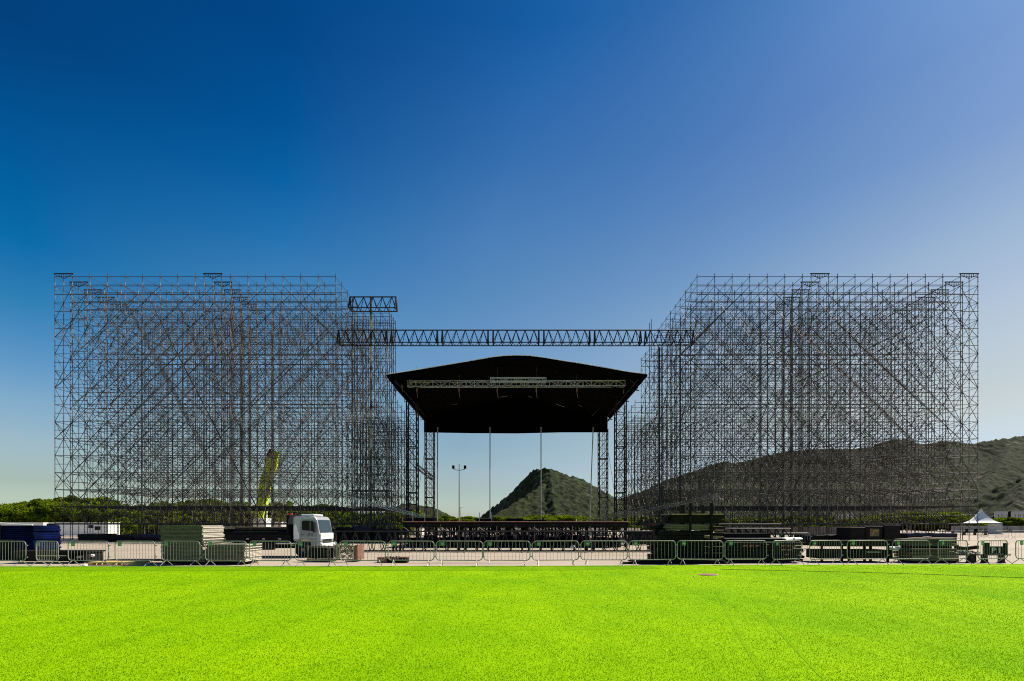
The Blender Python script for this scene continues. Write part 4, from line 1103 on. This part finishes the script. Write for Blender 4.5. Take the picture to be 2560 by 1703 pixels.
# P1 bench
t = thing('marked_bench', 'dark steel bench frame whose board is marked P1', 'bench', (PX(2468,24.6),24.6,0))
MB().box(-1.5,1.15,0,.35,.36,.42).build('seat_rail', M['darksteel'], t)
for x in (-.72,.0,.82,-1.42): 
    MB().prism([(x-.10,0),(x+.16,0),(x+.10,.06),(x+.08,.36),(x-.04,.36),(x-.04,.06)],.05,.3).build('foot', M['darksteel'], t)
for x, h in ((.05,.98),(.88,.96),): MB().box(x-.14 if x < .5 else x,x+.10,.02,.12,.42,h).build('upright', M['blackbox'], t)
bd = MB().box(.15,.9,.10,.14,.43,.80).build('board', M['blackbox'], t)
cu = bpy.data.curves.new('txt','FONT'); cu.body = 'P 1'; cu.size = .38; cu.extrude = .003
to = bpy.data.objects.new('txt', cu); SC.collection.objects.link(to)
dg = bpy.context.evaluated_depsgraph_get(); me = bpy.data.meshes.new_from_object(to.evaluated_get(dg)); bpy.data.objects.remove(to)
me.materials.clear(); me.materials.append(M['whitefab'])
o = bpy.data.objects.new('lettering', me); SC.collection.objects.link(o); o.parent = bd; o.rotation_euler = (R(90),0,0); o.location = (.30,.093,.48)
MB().prism([(-1.35,.62),(-1.35,.82),(-.9,.76),(-.3,.84),(-.3,.68),(-.8,.62)],.1,.3).build('sheet', M['blackbox'], t)
# couplers heap right
t = thing('coupler_heap', 'small heap of pale couplers between the mossy timber and the P1 bench', 'coupler heap', (PX(2412,25),25,0))
m = MB()
for k in range(160):
    x = random.uniform(-.55,.55); z = random.uniform(.0,.16)*(1-abs(x)); y = random.uniform(-.2,.3); a = random.random()*3
    m.tube((x,y,z+.42),(x+.12*math.cos(a),y-.03,z+.42+.06*math.sin(a)),.018,5)
m.build('couplers', M['galv2'], t, kind='stuff'); MB().box(-.6,.6,-.2,.3,.36,.42).build('tray', M['darksteel'], t)
for x in (-.5,.4): MB().box(x,x+.08,-.1,.2,0,.36).build('leg', M['darksteel'], t)

# ------------------------------------------------------------------ tent, wall, buildings
def tent(px, d, w, ze, za, lab, panel=True):
    t = thing('peaked_tent', lab, 'tent', (PX(px,d+w/2),d+w/2,0), -math.atan2(PX(px,d),d)*.85)
    n = 9; v = []; f = []
    for k in range(n+1):
        u = k/n; r = (w/2)*(1-u)**1.0; z = ze+(za-ze)*(u**1.9)
        r = max(r, .05)
        for c in range(16):
            a = math.pi/4+2*math.pi*c/16; cc = max(abs(math.cos(2*math.pi*c/16+0)), abs(math.sin(2*math.pi*c/16)))
            v.append(Vector((r*math.cos(2*math.pi*c/16)/cc, r*math.sin(2*math.pi*c/16)/cc, z)))
    for k in range(n):
        for c in range(16): f.append((k*16+c, k*16+(c+1)%16, (k+1)*16+(c+1)%16, (k+1)*16+c))
    f.append(tuple(range(n*16, n*16+16)))
    MB().add(v, f).build('canopy', M['whitefab'], t)
    for sx in (-1,1):
        for sy in (-1,1): MB().tube((sx*w/2*.97,sy*w/2*.97,0),(sx*w/2*.97,sy*w/2*.97,ze),.045,6).build('leg', M['panelgrey'], t)
    MB().tube((0,0,ze+.3),(0,0,za+.1),.04,6).build('centre_mast', M['panelgrey'], t)
    if panel:
        MB().box(w*.12,w*.47,-w/2-.02,-w/2+.02,.15,ze-.12).build('side_panel', M['panelgrey'], t)
tent(2453, 91, 5.1, 2.2, 4.75, 'white peaked tent beside the right scaffold tower')
tent(994, 100, 1.9, 2.6, 3.9, 'small white peaked canopy behind the left end of the stage', False)
tent(1441, 105, 1.2, 2.2, 3.0, 'tiny white peaked canopy behind the right end of the stage', False)
# furniture under the tent
for k, (a, dd) in enumerate(((2420,88),(2441,88),(2457,89),(2466,88.5))):
    t = thing('folding_chair', 'dark folding chair in the group in front of the white tent', 'chair', (PX(a,dd),dd,0), random.uniform(-.6,.6), 'chairs by the white tent')
    MB().box(-.25,.25,-.25,.25,.42,.47).build('seat', M['blackbox'], t); MB().box(-.25,.25,.2,.26,.6,1.15).build('backrest', M['blackbox'], t)
    for sx in (-.22,.22):
        MB().tube((sx,-.22,0),(sx,.22,1.1),.02,5).build('leg', M['darksteel'], t); MB().tube((sx,.22,0),(sx,-.22,.45),.02,5).build('leg', M['darksteel'], t)
t = thing('trestle_table', 'long white topped trestle table under the tent edge', 'table', (PX(2415,90),90,0)); MB().box(-2.2,4,0,.8,.72,.76).build('table_top', M['white'], t)
for x in (-2,0,1.9,3.8): MB().box(x,x+.05,.1,.7,0,.72).build('leg', M['darksteel'], t)
t = thing('perimeter_wall', 'grey perimeter wall beyond the yard right of the white tent', 'wall', (0,0,0))
MB().box(PX(2380,118),PX(2700,118)+20,118,118.25,0,PZ(1317,118)+.2).build('panel', M['wallgrey'], t)
m = MB()
for k in range(16):
    x = PX(2380,118)+k*3.2; m.box(x,x+.25,117.9,117.995,0,1.55)
m.build('pier', M['wallgrey'], t)
def block(a, b, y0, d, lab, cols, yb=1312):
    t = thing('apartment_block', lab, 'building', (PX((a+b)/2,d),d,0)); w = (b-a)*d/F; h = PZ(y0,d)
    MB().box(-w/2,w/2,0,5,0,h).build('wall', M['bldg'], t)
    MB().box(-w/2+.5,w/2-.5,.5,4.5,h,h+1.2).build('roof', M['bldg'], t)
    for c in range(cols):
        x = lerp(-w/2,w/2,(c+.5)/cols)
        for r_ in range(int(h/3)-1):
            if c % 3 != 1: MB().box(x-w/cols*.25,x+w/cols*.25,-.06,-.003,1.6+r_*3,4.0+r_*3).build('window', M['bldgwin'], t)
    MB().box(w*.02,w*.10,-.1,-.061,1,h-1).build('stair_panel', M['panelgrey'], t)
block(2494,2520,1280,700,'white apartment block at the foot of the mountain, right of the tent', 6)
block(2536,2566,1279,700,'white apartment block at the right edge below the foothill', 7)
block(2098,2112,1287,700,'small pale block seen through the right tower, left of a pair', 4)
block(2116,2132,1284,700,'small pale block seen through the right tower, right of a pair', 4)
# white tents seen under the stage
for k, (a, b) in enumerate(((975,1055),(1085,1135),(1160,1225),(1252,1264),(1278,1304),(1316,1372),(1378,1430),(1455,1520),(1560,1600))):
    t = thing('backstage_cabin', 'white backstage cabin glimpsed through the legs under the stage', 'cabin', (PX((a+b)/2,92),92,0), 0, 'white cabins behind the stage')
    w = (b-a)*92/F; MB().box(-w/2,w/2,0,2.4,.0,1.15).build('wall', M['white'], t); MB().box(-w/2-.05,w/2+.05,-.05,2.45,1.15,1.25).build('roof', M['panelgrey'], t)
# far left dark tables / covered stock below the left tower
spots = [(195,262,1335,1353,55,'blackbox'),(265,330,1338,1353,55,'blackbox'),(335,402,1336,1353,55,'darktarp'),(840,880,1318,1352,52,'blackbox'),(884,928,1316,1352,52,'darktarp'),(935,990,1322,1354,52,'blackbox'),(2268,2330,1332,1352,48,'darktarp'),(2332,2392,1333,1352,48,'darktarp'),(2010,2125,1337,1352,46,'blackbox'),(1578,1632,1327,1362,46,'blackbox'),(770,836,1322,1358,50,'blackbox')]
labs = ['black covered stock left of the blue topped stack below the left tower','dark covered stock in the middle below the left tower','blue covered stack beside the tall plank stack','black covered equipment just right of the truck cab','blue covered equipment left of the stage','black covered equipment at the left stage corner','blue covered stock right of the generators','blue covered stock nearest the white tent','long low black stock left of the generators','black covered stock at the right stage corner','black covered stock directly behind the truck cab']
for (a, b, y0, y1, dd, mt), lab in zip(spots, labs):
    t = thing('covered_stock', lab, 'covered stock', (PX((a+b)/2,dd),dd,0)); w = (b-a)*dd/F; h = PZ(y0,dd)
    n = 10; v = []; f = []
    MB().box(-w/2,w/2,0,1.6,.1,h-.12).build('stock', M['blackbox'], t)
    for k in range(n+1):
        x = lerp(-w/2-.03,w/2+.03,k/n); hz = h+random.uniform(-.10,.02)
        v += [Vector((x,-.04,h-.35)), Vector((x,-.03,hz)), Vector((x,1.63,hz)), Vector((x,1.64,h-.35))]
    for k in range(n):
        for q in range(3): f.append((k*4+q, k*4+4+q, k*4+5+q, k*4+1+q))
    o = MB().add(v, f).build('cover', M[mt], t)
    sm = o.modifiers.new('solid','SOLIDIFY'); sm.thickness = .01
    for x in (-w/2+.1,w/2-.2): MB().box(x,x+.1,.1,1.5,0,.1).build('foot', M['darksteel'], t)
# ------------------------------------------------------------------ lime crane
d = 84
t = thing('mobile_crane', 'lime green telescopic crane boom rising behind the left tower', 'crane', (0,0,0))
def slab(t, name, a, b, wa, wb, y0, y1, m_):
    a = Vector((PX(a[0],d),0,PZ(a[1],d))); b = Vector((PX(b[0],d),0,PZ(b[1],d))); n = (b-a).normalized(); n = Vector((-n.z,0,n.x))
    pts = [a-n*wa/2, a+n*wa/2, b+n*wb/2, b-n*wb/2]
    return MB().prism([(p.x,p.z) for p in pts], y0, y1).build(name, M[m_], t, bevel=.05)
slab(t,'boom_base',(645,1298),(662,1190),1.6,1.4,d,d+1.2,'lime'); slab(t,'boom_section',(661,1195),(675,1135),1.25,1.1,d+.15,d+1.05,'lime')
slab(t,'boom_head',(672,1142),(678,1124),1.2,.9,d+.1,d+1.1,'blackbox')
slab(t,'fly_jib',(664,1262),(686,1172),.7,.85,d-.7,d-.1,'lime'); slab(t,'jib_head',(683,1178),(692,1130),1.3,1.3,d-.7,d-.1,'lime')
slab(t,'luffing_cylinder',(660,1310),(663,1245),.35,.3,d+.4,d+.8,'panelgrey')
MB().box(PX(636,d),PX(668,d),d-.5,d+2,1.3,PZ(1296,d)).build('turret', M['white'], t, bevel=.08)
MB().box(PX(560,d),PX(705,d),d-.4,d+2.1,.7,1.3).build('carrier', M['blackbox'], t)
MB().box(PX(680,d),PX(705,d),d-.4,d+2.1,1.3,2.3).build('cab', M['white'], t, bevel=.08)
for a in (570,590,655,690):
    w = MB(); w.lathe([(.3,-.2),(.6,-.2),(.65,0),(.6,.2),(.3,.2)], n=18); o = w.build('wheel', M['rubber'], t); o.rotation_euler = (R(90),0,0); o.location = (PX(a,d),d-.2,.65)
# ------------------------------------------------------------------ things on the lawn
for px, dd, mt, lab in ((212,22.7,'whitefab','crumpled white bag on the concrete left of the thin yellow board'),(1432,40,'whitefab','white bag on the concrete under the long ground truss'),(1735,17.6,'plankend','small pale scrap on the lawn beside the round cover')):
    t = thing('litter', lab, 'litter', (PX(px,dd),dd,.03 if dd < 20 else 0))
    m = MB(); q = .10 if dd < 30 else .22
    if dd < 20: q = .04
    m.lathe([(.3*q,0),(q,.2*q),(.8*q,.8*q),(.2*q,1.1*q)], n=7); m.build('crumpled_bag' if dd > 20 else 'scrap', M[mt], t); m2 = MB().lathe([(.1*q,1.1*q),(.25*q,1.5*q)], n=6).build('knot', M[mt], t)
t = thing('drain_cover', 'round pale brown cover set in the lawn', 'drain cover', (PX(1770,18.4),18.4,.03))
MB().lathe([(.02,.0),(.29,.0),(.29,.03),(.02,.035)],n=24).build('lid', M['brown'], t); MB().lathe([(.30,.0),(.34,.0),(.34,.02),(.30,.025)],n=24).build('rim', M['wood'], t)
pts = [(PX(a,dd),dd,.052) for a, dd in ((1800,20.6),(1900,20.2),(2050,19.6),(2200,19.0),(2350,18.3),(2480,17.6),(2620,17.0))]
tag(MB().path(pts,.008,5).build('cable', M['rubber']), 'thin black cable running across the lawn to the right edge', 'cable')
